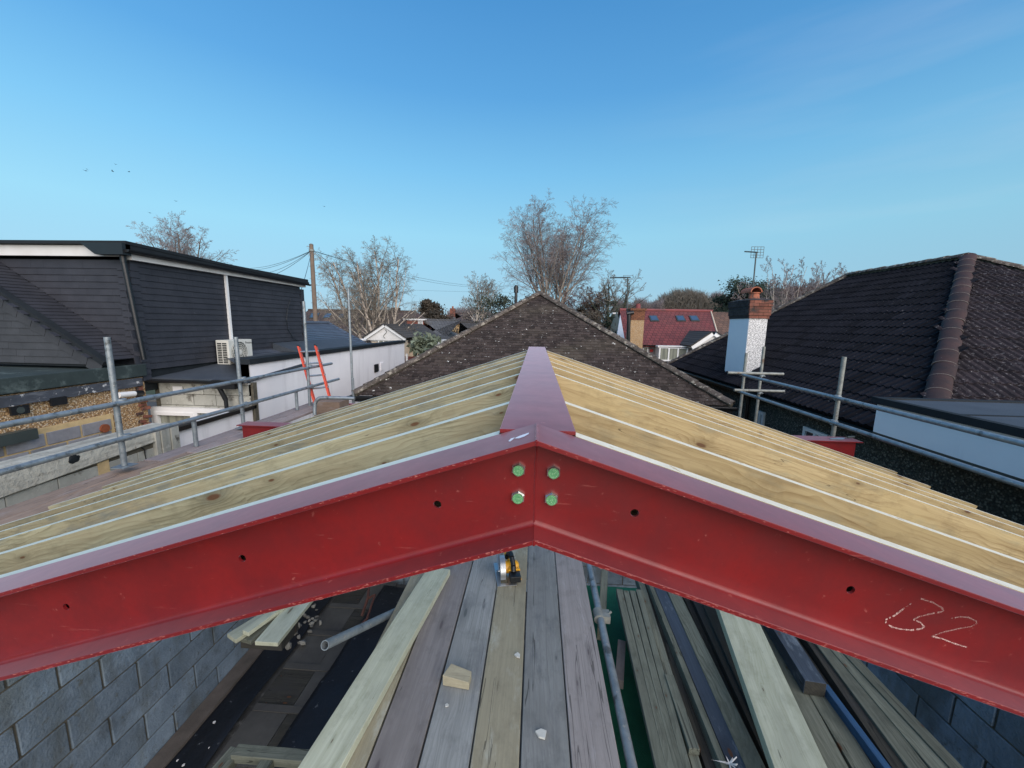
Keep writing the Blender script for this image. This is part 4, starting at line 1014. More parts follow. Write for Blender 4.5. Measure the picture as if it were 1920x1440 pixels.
# roof over the recess with gutter and downpipe
zr_ = zr_top+.02
o = MB().hexa([(XN, yw-.06, zr_), (XB+.05, yw-.06, zr_), (XB+.05, yw+1.9, zr_+.14), (XN, yw+1.9, zr_+.14), (XN, yw-.06, zr_+.05), (XB+.05, yw-.06, zr_+.05), (XB+.05, yw+1.9, zr_+.19), (XN, yw+1.9, zr_+.19)]).build('recess_roof', FELT_BL, nb)
gutter(nb, (XN+.05, yw-.13, zr_+.03), (XB+.0, yw-.13, zr_+.03), BLACKP, .06)
MB().box((XB-.55, yw-.17, zr_-.10), (XB-.1, yw-.05, zr_+.05)).build('hopper', BLACKP, nb)
gp = Vector((XB-.45, yw-.11, zr_-.08)); MB().tube(gp, gp+Vector((.06, .06, -.25)), .04, 12).tube(gp+Vector((.06, .06, -.24)), gp+Vector((.06, .06, -2.6)), .034, 12).build('downpipe', BLACKP, nb, smooth=True)
c0 = ony(335, 731, yw+.06); MB().box(c0+Vector((-.10, -.02, -.08)), c0+Vector((.09, .0, .07))).build('vent_grille', UPVC, nb)
# boundary wall: tall white rendered wall with dark felt edge
zW = onx(470, 683, XB).z
yend = onx(758, 646, XB).y
MB().box((XB-.22, YN+.28, -6), (XB, yend, zW)).build('white_wall', RENDER, nb)
MB().box((XB-.26, YN+.26, zW+.001), (XB+.045, yend+.05, zW+.10)).build('parapet_edging', FELT_D, nb)
MB().box((XB-.22, YN+.28, -1.9), (XB+.0015, YN+.30, zW)).build('corner_bead', WPAINT, nb)
# small vents on the white wall
c0 = onx(705, 690, XB); MB().box(c0+Vector((.001, -.16, -.13)), c0+Vector((.03, .16, .13))).build('air_brick', BLACKP, nb)
c0 = onx(716, 687, XB); MB().box(c0+Vector((.001, -.14, -.14)), c0+Vector((.02, .14, .14))).build('vent_cover', RENDER, nb)
# flat roof of the side extension
MB().add([(XN, YN+1.9, zW-.03), (XB-.2, YN+.3, zW-.03), (XB-.2, yend, zW-.03), (XN, yend, zW-.03)], [(0, 1, 2, 3)]).build('flat_roof', FELT_BL, nb)
MB().box((XN+.3, YN+1.75, zr_top), (XB-.2, YN+1.9, zW-.02)).build('felt_upstand', FELT_D, nb)
# ---- dormer
Dn = onx(272, 480, XN); ydn = Dn.y; zD = Dn.z; Df = onx(563, 537, XN); ydf = Df.y
zD = onx(420, 515, XN).z
zDb = zW-.02
ydn = YN+.0
MB().box((XN-6, ydn+.02, zDb-.5), (XN-.03, ydf, zD)).build('dormer_core', FELT_D, nb)
tiled_slope(nb, (XN, ydn, zDb-.1), (0, 1, 0), (0, 0, 1), [(0, 0), (ydf-ydn, 0), (ydf-ydn, zD-zDb+.1), (0, zD-zDb+.1)], .25, .116, .018, TILE_S, 300, seed=9, jit=.0006, gap=.0012, vis=None, underlay=FELT_D)
tiled_slope(nb, (XN-6, ydn, zDb-.5), (1, 0, 0), (0, 0, 1), [(0, 0), (6, 0), (6, zD-zDb+.5), (0, zD-zDb+.5)], .25, .116, .018, TILE_S, 0, seed=10, jit=.0006, gap=.0012, underlay=FELT_D, name='front_tile')
for k in range(int((zD-zDb+.3)/.116)):
    zk = zDb-.3+k*.116; MB().hexa([(XN-.22, ydn-.034, zk), (XN+.030, ydn-.034, zk), (XN+.030, ydn+.13, zk), (XN-.22, ydn+.13, zk), (XN-.22, ydn-.018, zk+.1155), (XN+.016, ydn-.018, zk+.1155), (XN+.016, ydn+.13, zk+.1155), (XN-.22, ydn+.13, zk+.1155)]).build('corner_tile', TILE_S, nb)
    if zk > zDb-.1: MB().box((XN-.05, ydf-.02, zk), (XN+.022, ydf+.135, zk+.1155)).build('corner_tile', TILE_S, nb)
# fascia (white) and dark roof edge
fw = .085
MB().box((XN-.02, ydn-.04, zD-.01), (XN+.10, ydf+.12, zD+fw)).build('white_fascia', WPAINT, nb)
MB().box((XN-6, ydn-.10, zD+.04), (XN-.021, ydn-.035, zD+.22)).build('white_fascia', WPAINT, nb)
def slabq(pts, th): return MB().prism(pts, (0, 0, th))
slabq([(XN-6, ydn-.18, zD+.2301), (XN+.17, ydn-.18, zD+.2301), (XN+.17, ydn+.9, zD+.19), (XN-6, ydn+.9, zD+.19)][0:0] or [(XN-6, ydn-.18, zD+.23), (XN+.17, ydn-.18, zD+.23), (XN+.17, ydf+.2, zD+.10), (XN-6, ydf+.2, zD+.10)], .055).build('dormer_roof', FELT_D, nb)
MB().prism([(XN+.10, ydn-.18, zD+.085), (XN+.16, ydn-.18, zD+.085), (XN+.16, ydn-.18, zD+.23), (XN+.10, ydn-.18, zD+.23)], (0, ydf+.35-ydn, -.0)).build('roof_edging', FELT_D, nb)
gutter(nb, (XN+.19, ydn-.2, zD+.14), (XN+.19, ydf+.2, zD+.09), BLACKP, .05)
MB().hexa([(XN-.35, ydn-.24, zD+.05), (XN+.16, ydn-.24, zD+.05), (XN+.16, ydn-.1, zD+.05), (XN-.35, ydn-.1, zD+.05), (XN-.6, ydn-.24, zD+.24), (XN+.16, ydn-.24, zD+.24), (XN+.16, ydn-.1, zD+.24), (XN-.6, ydn-.1, zD+.24)]).build('box_end', BLACKP, nb)
# front downpipe, leaning
pA = ony(232, 492, ydn-.12); pB = ony(270, 674, ydn-.09)
MB().tube(pA+Vector((.0, 0, .14)), pA, .045, 10).tube(pA, pB, .038, 12).build('downpipe', BLACKP, nb, smooth=True)
# white conduit down to the air conditioner
pA = onx(424, 516, XN+.05); pB = onx(436, 640, XN+.05); MB().box((XN+.013, pA.y-.03, pB.z), (XN+.06, pA.y+.03, pA.z)).build('conduit', UPVC, nb)
mb = MB(); rg = random.Random(1)
for k in range(12):
    a = radians(20+k*13); 
cb = [onx(x, y, XN+.05) for x, y in ((545, 560), (539, 580), (537, 600), (540, 618), (549, 633), (560, 640))]; MB().path(cb, .008).build('cable', BLACKP, nb)
# ---- the hipped tiled roof in front of the dormer
hc = onx(188, 677, XN-.02); ez = hc.z; yh = hc.y
slp = .62
h1 = ony(0, 548, 0.001) if False else None
vt = ony(0, 548, yh); RUN = 2.6; slp = (vt.z-ez)/(hc.x-vt.x); A0 = Vector((hc.x, yh, ez))
sl_ = sqrt(1+slp**2)
# tile hung gable facing the camera
MB().prism([A0+Vector((-RUN, .02, -.1)), A0+Vector((.0, .02, -.1)), A0+Vector((0, .02, 0)), A0+Vector((-RUN, .02, RUN*slp))], (0, .1, 0)).build('gable_core', FELT_D, nb)
tiled_slope(nb, A0+Vector((-RUN, 0, -.06)), (1, 0, 0), (0, 0, 1), [(0, 0), (RUN-.12, 0), (RUN-.12, .0), (0, RUN*slp-.03)], .25, .116, .014, TILE_G, 0, seed=21, jit=.0012, name='gable_tile', gap=.002, underlay=FELT_D)
Ls = ydn-yh
tiled_slope(nb, A0, (0, 1, 0), Vector((-1, 0, slp)), [(0, 0), (Ls, 0), (Ls, RUN*sl_), (0, RUN*sl_)], .25, .10, .012, TILE_S, 0, seed=22, jit=.0015, name='side_slope_tile', gap=.002, underlay=FELT_D)
nv = Vector((slp, 0, 1)).normalized(); q0 = A0+Vector((.10, -.045, -.03)); q1 = A0+Vector((-RUN, -.045, slp*RUN))
MB().prism([q0+nv*.03, q1+nv*.03, q1-nv*.05, q0-nv*.05], (0, .12, 0)).build('verge_trim', FELT_D, nb)
# angled closing tiles following the verge
dv = (q1-q0).normalized(); nk = int((q1-q0).length/.27)
for k in range(nk):
    c0_ = q0+dv*(.27*k+.02)-nv*.051+Vector((0, .022, 0)); MB().prism([c0_, c0_+dv*.262, c0_+dv*.225-nv*.20, c0_-dv*.03-nv*.16], (0, .012, 0)).build('closing_tile', TILE_G, nb)
# ---- blue grey slope behind the dormer
Q = [ony(558, 657, 14.2), ony(690, 650, 19)]
zz = zW+.15
e0 = onx(556, 662, -6.6); e1 = onx(692, 652, -6.6); e0.z = e1.z = (e0.z+e1.z)/2
r0 = (e0.x-3.0, e0.z+1.55)
yy0, yy1 = e0.y-1.5, e1.y
rn = onx(617, 607, r0[0]); r0z = rn.z
slv = Vector((-3.0, 0, r0z-e0.z)); 
tiled_slope(nb, (e0.x, yy0, e0.z), (0, 1, 0), slv, [(0, 0), (yy1-yy0, 0), (rn.y-yy0, slv.length), (0, slv.length)], .33, .20, .02, TILE_B, 0, seed=25, gap=.002, name='rear_slope_tile')
MB().tube((r0[0], rn.y, r0z+.03), (r0[0], yy0, r0z+.03), .08, 8).build('ridge_tile', TILE_B, nb)
hip_run(nb, (e0.x, yy1, e0.z), (r0[0], rn.y, r0z), .4, .09, TILE_B, name='rear_hip_tile', flat=.6)
MB().add([(e0.x, yy1, e0.z), (r0[0], rn.y, r0z), (r0[0]*2-e0.x, yy1, e0.z)], [(0, 1, 2)]).build('rear_hip_slope', TILE_B, nb)
# small felt slope between dormer and rear slope
g0 = [onx(512, 643, XN+.05), onx(560, 640, XN+.05), onx(575, 662, XN+.75), onx(540, 668, XN+.75)]
MB().prism([Vector((XN+.03, g0[0].y, g0[0].z)), Vector((XN+.75, g0[0].y, zW-.02)), Vector((XN+.03, g0[0].y, zW-.02))], (0, 4.0, 0)).build('felt_slope', FELT_BL, nb)
# ---- air conditioner
ac = thing('air_conditioner', 'white outdoor air conditioner unit with round fan grille, fixed to the dark dormer', 'air conditioner', tuple(onx(450, 682, XN+.4)))
bpy.context.view_layer.update()
fx = XN+.36; aL = onx(428, 640, fx); aR = onx(472, 640, fx); zb2 = onx(450, 683, fx).z; zt2 = onx(450, 637, fx).z
o = MB().box((fx-.30, aL.y, zb2), (fx, aR.y, zt2)).build('casing', METALW); bevel_mesh(o.data, .012, 2); cut(o, ac)
cy_, cz_ = aL.y+(aR.y-aL.y)*.42, (zb2+zt2)/2; R_ = (zt2-zb2)*.43
mb = MB().tube((fx+.0005, cy_, cz_), (fx+.003, cy_, cz_), R_, 40); cut(mb.build('fan_opening', GREYP, smooth=False), ac)
mb = MB()
def ringt(mb, c_, R, r, ax='x', n=36):
    pts = [c_+Vector((0, R*cos(2*pi*k/n), R*sin(2*pi*k/n))) for k in range(n+1)]; mb.path(pts, r, 5)
for f_ in (1.0, .82, .64, .46, .28): ringt(mb, Vector((fx+.016, cy_, cz_)), R_*f_, .0055)
for k in range(20):
    a = 2*pi*k/20; mb.tube((fx+.016, cy_+R_*.2*cos(a), cz_+R_*.2*sin(a)), (fx+.016, cy_+R_*cos(a+.25), cz_+R_*sin(a+.25)), .0035, 4)
cut(mb.build('fan_grille', METALW), ac)
cut(MB().tube((fx+.005, cy_, cz_), (fx+.022, cy_, cz_), R_*.2, 16).build('fan_hub', METALW), ac)
mb = MB()
for k in range(12):
    for j in range(2):
        zc = zb2+.05+k*(zt2-zb2-.1)/12; mb.box((fx-.27+j*.12, aL.y-.003, zc), (fx-.17+j*.12, aL.y+.004, zc+.026))
cut(mb.build('side_slots', BLACKP), ac)
cut(MB().box((fx+.001, cy_+R_*1.25, zt2-.09), (fx+.003, aR.y-.03, zt2-.062)).build('nameplate', GREYP), ac)
cut(MB().box((fx+.001, cy_+R_*1.3, zb2+.05), (fx+.003, aR.y-.06, zb2+.09)).build('data_label', GREYP), ac)
for yk in (aL.y+.1, aR.y-.1): cut(MB().box((fx-.32, yk-.025, zb2-.06), (fx+.04, yk+.025, zb2-.001)).build('bracket', BLACKP), ac)
def text(body, loc, rot, size, mat, parent, name='lettering', ext=.0008):
    cu = bpy.data.curves.new(name, 'FONT'); cu.body = body; cu.size = size; cu.extrude = ext; cu.align_x = 'CENTER'; cu.align_y = 'CENTER'
    o = bpy.data.objects.new(name, cu); COL.objects.link(o); bpy.context.view_layer.update()
    me = bpy.data.meshes.new_from_object(o); bpy.data.objects.remove(o)
    o = link(name, me, mat); o.location = loc; o.rotation_euler = rot
    cut(o, parent); return o
bpy.data.objects.remove([o for o in ac.children if o.name.startswith('nameplate')][0])
text('Panasonic', (fx+.0015, (cy_+R_*1.15+aR.y)/2, zt2-.075), (pi/2, 0, pi/2), .075, BLACKP, ac)

# ---- party wall of old grey blocks, low white wall with dark coping
pw = thing('boundary_wall', 'weathered grey block boundary wall with sloping cement fillet left of the rafters', 'wall')
zc_ = onx(150, 835, XB).z; yj = onx(332, 805, XB).y; zk = onx(300, 800, XB).z
zc_ = onx(0, 880, XB).z
blockwall(pw, XB, 1, 1.2, yj, -3.4, zc_-.20, .45, .225, BLOCK_W, MORT, thk=.2, seed=17, joint=.008)
mb = MB(); n_ = 24
vs = []
for k in range(n_+1):
    y = 1.2+(yj-.15-1.2)*k/n_; rg2 = .012*mnoise.noise(Vector((y*3, 0, 0)))
    vs += [(XB+.02+rg2, y, zc_-.19-.22*(1-k/n_)+rg2), (XB+.035, y, zc_-.175-.22*(1-k/n_)), (XB-.0, y, zc_+.0+rg2), (XB-.22, y, zc_+.015)]
mb.add(vs, [(4*k+j, 4*k+4+j, 4*k+5+j, 4*k+1+j) for k in range(n_) for j in range(3)])
mb.build('cement_fillet', M('cement_fillet', (.50, .49, .42), (.35, .34, .29), 5, rough=.95, bump=.9, bscale=22, bdist=.015, spots=((.19, .18, .15), 11, .58, .85), spots2=((.16, .11, .07), 9, .76, .84), streak=((6, 1.2, 14), (.20, .19, .16), .5, .7, .7)), pw)
# broken pier end with ribbed block
c0 = onx(313, 820, XB+.02)
mb = MB()
for k in range(5): mb.box((XB-.16, c0.y-.19+k*.075, c0.z-.22), (XB+.05+(.015 if k % 2 else 0), c0.y-.19+k*.075+.06, c0.z+.17))
o = mb.build('ribbed_block', BLOCK_W, pw); o['kind'] = 'stuff'
for k in range(7):
    MB().box((XB-.1, yj-.08+(k % 2)*.05, c0.z-.30-k*.085), (XB+.02, yj+.03, c0.z-.235-k*.085)).build('brick', BRICK, pw)
MB().box((XB+.001, onx(183, 876, XB).y, onx(183, 876, XB).z-.13), (XB+.006, onx(195, 876, XB).y+.06, onx(183, 876, XB).z+.11)).build('mortar_patch', MORT_Y, pw)
c0 = onx(137, 862, XB); bm = bmesh.new(); bmesh.ops.create_icosphere(bm, subdivisions=2, radius=.06)
for v in bm.verts: v.co *= 1+.5*mnoise.noise(v.co*30); v.co.x *= .3; v.co.z *= 1.2
me = bpy.data.meshes.new('hole'); bm.to_mesh(me); bm.free(); o = link('dark_spot', me, FELT_D, pw); o.location = c0+Vector((.012, 0, 0))  # flattened dark lump on the block face
# crack
mb = MB(); pts = [onx(x, y, XB+.0055) for x, y in ((251, 828), (259, 833), (266, 840), (271, 843), (272, 852), (274, 861), (279, 864))]; mb.path(pts, .006, 5); mb.build('crack', BLACKP, pw)
lw = thing('low_white_wall', 'low white rendered wall with black coping between grey block wall and tall white wall', 'wall')
zlw = onx(400, 786, XB).z
MB().box((XB-.18, yj+.03, -6), (XB-.003, YN+.28, zlw-.02)).build('wall', RENDER, lw)
MB().box((XB-.22, yj-.02, zlw-.02), (XB+.05, YN+.33, zlw+.045)).build('coping', BLACKP, lw)
MB().box((XB-.20, yj+.35, zlw+.046), (XB+.01, YN-.3, zlw+.052)).build('white_strip', UPVC, lw)

# brown boards at the rafter tails
zbb = -1.575
yb0 = [1.0, 3.9, 7.9]
SBL = 'brown scaffold board lying beyond the left rafter ends, '
for k, (xa, ya, yb_, mt, lab) in enumerate(((-4.34, -.5, 3.90, BROWN_B, 'nearer outer one'), (-4.34, 3.93, 7.9, BROWN_C, 'farther outer one'), (-4.11, -.5, 4.2, BROWN_B, 'nearer inner one'), (-4.11, 4.23, 7.9, BROWN_C, 'farther inner one'))):
    timber('scaffold_board', (xa+.1125, yb_, zbb-.01*k*0), (xa+.1125, ya, zbb), .222, .038, mt, label=SBL+lab, cat='scaffold board', bev=.003)

# ================================================================ SCAFFOLD GUARD RAILS
def coupler(par, p, axis='y'):
    p = Vector(p)
    mb = MB().tube(p+Vector((0, -.028, 0)), p+Vector((0, .028, 0)), .036, 14).tube(p+Vector((0, .0, -.03)), p+Vector((0, 0, .03)), .040, 14).tube(p+Vector((.03, .03, .012)), p+Vector((.03, .075, .012)), .009, 6).tube(p+Vector((.02, -.03, -.012)), p+Vector((.02, -.07, -.012)), .009, 6)
    return mb.build('coupler', GALV, par, smooth=True)
ls = thing('left_guard_rail', 'galvanised scaffold guard rail of tubes and couplers along the left side', 'scaffold')
XP = -4.17; R = .0255
def post(par, top, bot, X, foot=True, dz=0, mat=GALV):
    a, b = onx(*top, X), onx(*bot, X); m_ = ((a.y+b.y)/2)
    MB().tube((X, m_, b.z-dz), (X, m_, a.z), R, 20, hollow=.004).build('post', mat, par, smooth=True)
    if foot: MB().box((X-.075, m_-.075, b.z-.012), (X+.075, m_+.075, b.z-.004)).build('base_plate', mat, par)
    return m_
p1 = post(ls, (203, 632), (231, 873), XP); p2_ = post(ls, (442, 632), (457, 800), XP); 
p3_ = post(ls, (568, 565), (583, 770), XP); p4_ = post(ls, (652, 541), (663, 752), XP, foot=False, dz=.5)
XQ = XP+.052
zr1 = onx(216, 757, XQ).z; zr2 = onx(232, 822, XQ).z
MB().tube((XQ, 1.0, zr1), (XQ, onx(622, 687, XQ).y, zr1-.012), R, 20, hollow=.004).build('rail', GALV, ls, smooth=True)
MB().tube((XQ, 1.0, zr2), (XQ, onx(635, 709, XQ).y, zr2-.0), R, 20, hollow=.004).build('rail', GALV, ls, smooth=True)
for pp in (p1, p2_, p3_):
    for zz_ in (zr1, zr2): coupler(ls, (XQ-.02, pp+.03, zz_))
s1 = onx(370, 782, XQ); MB().tube((XP-.0, s1.y, zr2-.005), (XP-.0, s1.y, -1.57), R, 20).build('short_post', GALV, ls, smooth=True)
s2 = onx(560, 727, XQ); MB().tube((XP-.0, s2.y, zr2-.005), (XP-.0, s2.y, -1.57), R, 20).build('short_post', GALV, ls, smooth=True)
m4 = onx(657, 700, XP).y
MB().tube((XP+.05, m4, -1.28), (XP+.05, m4, -2.2), R, 14).build('sleeve_tube', GALV, ls, smooth=True)
rs = thing('right_guard_rail', 'galvanised scaffold guard rail of tubes and couplers along the right side', 'scaffold')
XRp = 3.86
q1 = post(rs, (1582, 669), (1563, 815), XRp, foot=False, dz=.5, mat=GALV_B)
XRq = XRp-.052
z1_ = onx(1568, 746, XRq).z; z2_ = onx(1563, 793, XRq).z
yfar = 7.5
MB().tube((XRq, 1.0, z1_), (XRq, yfar, z1_), R, 20, hollow=.004).build('rail', GALV, rs, smooth=True)
MB().tube((XRq, 1.0, z2_), (XRq, yfar, z2_), R, 20, hollow=.004).build('rail', GALV, rs, smooth=True)
for zz_ in (z1_, z2_): coupler(rs, (XRq+.02, q1-.03, zz_))
for (top, bot) in (((1398, 662), (1386, 800)), ((1432, 650), (1416, 800))):
    a, b = ony(*top, yfar), ony(*bot, yfar); xm = (a.x+b.x)/2
    MB().tube((xm, yfar, -2.4), (xm, yfar, a.z), R, 18, hollow=.004).build('post', GALV_B, rs, smooth=True)
    for zz_ in (z1_, z2_): coupler(rs, (xm, yfar-.03, zz_))
for zz_, (xa, xb) in ((z1_, (1364, 1468)), (z2_, (1376, 1470))):
    a, b = ony(xa, 705 if zz_ == z1_ else 735, yfar-.052), ony(xb, 708 if zz_ == z1_ else 738, yfar-.052)
    MB().tube((a.x, yfar-.052, zz_+.03), (b.x, yfar-.052, zz_+.03), R, 18, hollow=.004).build('cross_tube', GALV_B, rs, smooth=True)

# ladder
ld = thing('ladder', 'orange red ladder leaning over the guard rail in front of the white wall', 'ladder', tuple(onx(600, 780, -3.95)))
bpy.context.view_layer.update()
YL = 7.05
st = [(ony(560, 650, YL+.25), ony(596, 775, YL-.25)), (ony(592, 649, YL+.25), ony(625, 770, YL-.25))]
for a, b in st:
    d = (b-a).normalized(); side = Vector((1, 0, 0)); nn = d.cross(side).normalized()
    b = b+(b-a)*.5
    c4 = lambda p: [p+side*sx*.017+nn*sy*.036 for sx, sy in ((-1, -1), (1, -1), (1, 1), (-1, 1))]
    o = MB().hexa(c4(b)+c4(a)).build('stile', LADR); bevel_mesh(o.data, .003); cut(o, ld)
    cut(MB().hexa([p+d*-.03 for p in c4(a)]+[p-d*.005 for p in c4(a)]).build('end_cap', BLACKP), ld)
for k in range(9):
    t_ = .08+k*.188; a = st[0][0].lerp(st[0][1], t_); b = st[1][0].lerp(st[1][1], t_); cut(MB().tube(a-(b-a)*.08, b+(b-a)*.10, .017, 10).build('rung', ALU, smooth=True), ld)

# red steel beam ends beyond the rafters
def stub(name, x0, x1, Y, z, lab, sgn):
    t = thing(name, lab, 'steel beam', (x0, Y, z))
    bpy.context.view_layer.update()
    cut(MB().box((x0, Y, z-.012), (x1, Y+.2, z)).build('top_flange', RED), t)
    cut(MB().box((x0-sgn*.055*-1, Y+.03, z-.26), (x1, Y+.045, z-.0121)).build('web', RED), t)
    cut(MB().box((x0, Y, z-.272), (x1, Y+.2, z-.2601)).build('bottom_flange', RED), t)
aL_ = ony(443, 797, 4.75); stub('steel_beam', aL_.x, aL_.x+1.6, 4.75, aL_.z, 'red steel beam end sticking out beyond the left rafter tails', 1)
aR_ = ony(1619, 829, 4.55); stub('steel_beam', aR_.x, aR_.x-1.6, 4.55, aR_.z, 'red steel beam end sticking out beyond the right rafter tails', -1)
# trowel left on the right beam end
tr = thing('trowel', 'small trowel lying on the right red beam end', 'trowel', (aR_.x-.15, 4.62, aR_.z+.002))
o = MB().prism([(-.16, -.02, .004), (-.05, -.035, .012), (.0, 0, .02), (-.05, .035, .012), (-.16, .02, .004)], (0, 0, .002)).build('blade', ALU, tr)
MB().tube((0, 0, .02), (.03, .01, .028), .005, 6).tube((.03, .01, .028), (.12, .03, .030), .012, 8).build('handle', GREYP, tr)
# far end clutter: brown crate, grey bent tube, red beam piece
ck = dep(606, 770, 6.9)
o = MB().box(ck+Vector((-.17, 0, -.25)), ck+Vector((.30, .35, .16))).build('wooden_crate', BROWN_B, label='old brown wooden crate between the ladder and the gutter', cat='crate')
bt = [dep(x, y, 6.6) for x, y in ((590, 778), (590, 764), (591, 756), (594, 750), (599, 746.5), (606, 745.5), (635, 746), (665, 747))]
MB().path(bt, .03, 10).build('bent_tube', GALV, smooth=True, label='bent grey tube behind the ladder foot', cat='tube')
rb = ony(636, 757, 7.6); MB().box(rb, rb+Vector((2.5, .1, -.2))).build('steel_beam', RED, label='short red steel beam behind the far left rafters under the gutter', cat='steel beam')

# ================================================================ RIGHT NEIGHBOUR
rn_ = thing('dark_tiled_bungalow', 'right neighbour bungalow with large dark hipped roof, pebbledash wall and white flat roofed box', 'house')
XE_ = 5.0; ZE_ = -1.43; RX = 10.0
Ap = onx(1815, 480, RX); Bp = onx(1590, 521, RX); zr = (Ap.z+Bp.z)/2
YA, YBf = Ap.y, Bp.y; run = RX-XE_; YE1 = YA-run; YE2 = 15.1
sl2 = sqrt(run**2+(zr-ZE_)**2)
def vis_r(x, y): return True
tiled_slope(rn_, (XE_, YE2, ZE_), (0, -1, 0), Vector((run, 0, zr-ZE_)), [(0, 0), (YE2-YE1, 0), (YE2-YA, sl2), (YE2-YBf, sl2)], .30, .31, .026, TILE_R, 300, style='roll', gap=0, seed=41, half=0, name='tile', jit=.0015)
tiled_slope(rn_, (XE_, YE1, ZE_), (1, 0, 0), Vector((0, run, zr-ZE_)), [(0, 0), (2*run, 0), (run, sl2)], .30, .31, .026, TILE_R2, 180, style='roll', gap=0, seed=42, half=0, name='front_tile', jit=.0015)
hip_run(rn_, (XE_, YE1, ZE_+.03), (RX, YA, zr+.03), .44, .135, RIDGE_R, name='hip_tile', flat=.62, step=.04, joints=True)
hip_run(rn_, (XE_, YE2, ZE_+.03), (RX, YBf, zr+.03), .42, .12, TILE_H, name='hip_tile', flat=.7)
hip_run(rn_, (RX, YA, zr+.03), (RX, YBf, zr+.03), .42, .12, TILE_H, name='ridge_tile', flat=.7)
hip_run(rn_, (RX+run, YE1, ZE_+.03), (RX, YA, zr+.03), .42, .12, TILE_H, name='hip_tile', flat=.7)
MB().add([(XE_, YE2, ZE_), (RX, YBf, zr), (RX+run, YE2, ZE_)], [(0, 1, 2)]).add([(RX+run, YE1, ZE_), (RX, YA, zr), (RX, YBf, zr), (RX+run, YE2, ZE_)], [(0, 1, 2, 3)]).build('rear_slope', TILE_R, rn_)
XWp = XE_+.28
MB().box((XWp, -2, -6), (RX+run-.3, YE2-.3, ZE_-.06)).build('pebbledash_wall', PEB_D, rn_)
MB().box((XE_-.01, YE1, ZE_-.15), (XWp-.002, YE2, ZE_-.05)).build('soffit', GREYP, rn_)
gutter(rn_, (XE_-.06, 1.0, ZE_-.05), (XE_-.06, YE2, ZE_-.05), BLACKP, .055)
# windows
def xwin(par, pts, X, mat=UPVC):
    a = onx(*pts[0], X); b = onx(*pts[1], X); z1, z0 = max(a.z, b.z), min(a.z, b.z)-.9; y0, y1 = sorted((a.y, b.y)); f_ = .07
    mb = MB().box((X-.05, y0, z1-f_), (X+.01, y1, z1)).box((X-.05, y0, z0), (X+.01, y1, z0+f_)).box((X-.05, y0, z0+f_), (X+.01, y0+f_, z1-f_)).box((X-.05, y1-f_, z0+f_), (X+.01, y1, z1-f_)).box((X-.05, (y0+y1)/2-.03, z0+f_), (X+.01, (y0+y1)/2+.03, z1-f_))
    w_ = mb.build('window', mat, par); MB().box((X-.02, y0+f_*.5, z0+f_*.5), (X-.012, y1-f_*.5, z1-f_*.5)).build('pane', GLASS, w_)
xwin(rn_, ((1511, 799), (1556, 820)), XWp)
xwin(rn_, ((1421, 768), (1436, 774)), XWp)
dp = onx(1400, 775, XWp-.06); MB().tube((XWp-.06, dp.y, ZE_-.1), (XWp-.06, dp.y, -6), .04, 10).build('downpipe', BLACKP, rn_)
# white flat roofed box
XBx = 4.62; ytb = onx(1646, 752, XBx).y; zt3 = onx(1700, 769, XBx).z; zb3 = onx(1700, 829, XBx).z
MB().box((XBx, -1.0, zb3), (XE_+4.6, ytb, zt3)).build('white_box_wall', RENDER_B, rn_)
MB().box((XBx-.05, -1.0, zt3+.001), (XBx+.04, ytb+.05, zt3+.085)).build('box_edging', FELT_D, rn_)
MB().box((XBx-.04, ytb-.03, zt3+.002), (XE_+4.6, ytb+.06, zt3+.080)).build('box_edging', FELT_D, rn_)
MB().box((XBx+.04, -1.0, zt3+.002), (XE_+4.6, ytb-.03, zt3+.06)).build('felt_roof', FELT_BL, rn_)
for k in (1, 2, 3): MB().box((XBx+.05, ytb-k*.95, zt3+.0605), (XE_+4.6, ytb-k*.95+.05, zt3+.066)).build('felt_lap', FELT_D, rn_)
MB().box((XBx, -1, zb3-.06), (XBx+.02, ytb, zb3-.001)).build('box_gutter', GREYP, rn_)
# chimney
ch = thing('chimney', 'white pebbledash chimney stack with sooty red brick top and clay cowl, right of centre', 'chimney')
yc0 = 10.3; cl_ = ony(1392, 720, yc0); crr = ony(1424, 722, yc0)
cx0, cx1 = cl_.x-.0, cl_.x+.44; cyd = 1.0
zct = ony(1400, 597, yc0).z; zcb = -1.85
MB().box((cx0, yc0, zcb), (cx1, yc0+cyd, zct)).build('stack', PEB_W, ch)
MB().box((cx0-.006, yc0+.004, zcb+.35), (cx0-.001, yc0+cyd, zct)).build('side_render', RENDER_B, ch)  # left face of the stack carries the painted blue sky tint
# brick head: three courses groups, each oversailing
rg = random.Random(51); zb_c = zct
def bcourse(z, e, h, mat_f):
    x0, x1, y0_, y1_ = cx0-e, cx1+e, yc0-e, yc0+cyd+e
    MB().box((x0+.01, y0_+.01, z), (x1-.01, y1_-.01, z+h)).build('brick_core', MORT, ch)
    n = 2
    row = bcourse.n; bcourse.n += 1
    L = .225
    x = x0-(L/2 if row % 2 else 0)
    while x < x1:
        a, b = max(x, x0), min(x+L, x1)
        if b-a > .03: MB().box((a+.004, y0_-.002, z+.004), (b-.004, y0_+.05, z+h-.004)).build('brick', mat_f, ch)
        x += L
    y = y0_-(L/2 if row % 2 else 0)
    while y < y1_:
        a, b = max(y, y0_+.05), min(y+L, y1_)
        if b-a > .03: MB().box((x0-.002, a+.004, z+.004), (x0+.05, b-.004, z+h-.004)).build('brick', BRICKD, ch)
        y += L
bcourse.n = 0
z = zct
for k, e in enumerate((.025, .045, .045, .045, .06, .06)):
    bcourse(z, e, .075, BRICK if k != 5 else BRICK); z += .0752
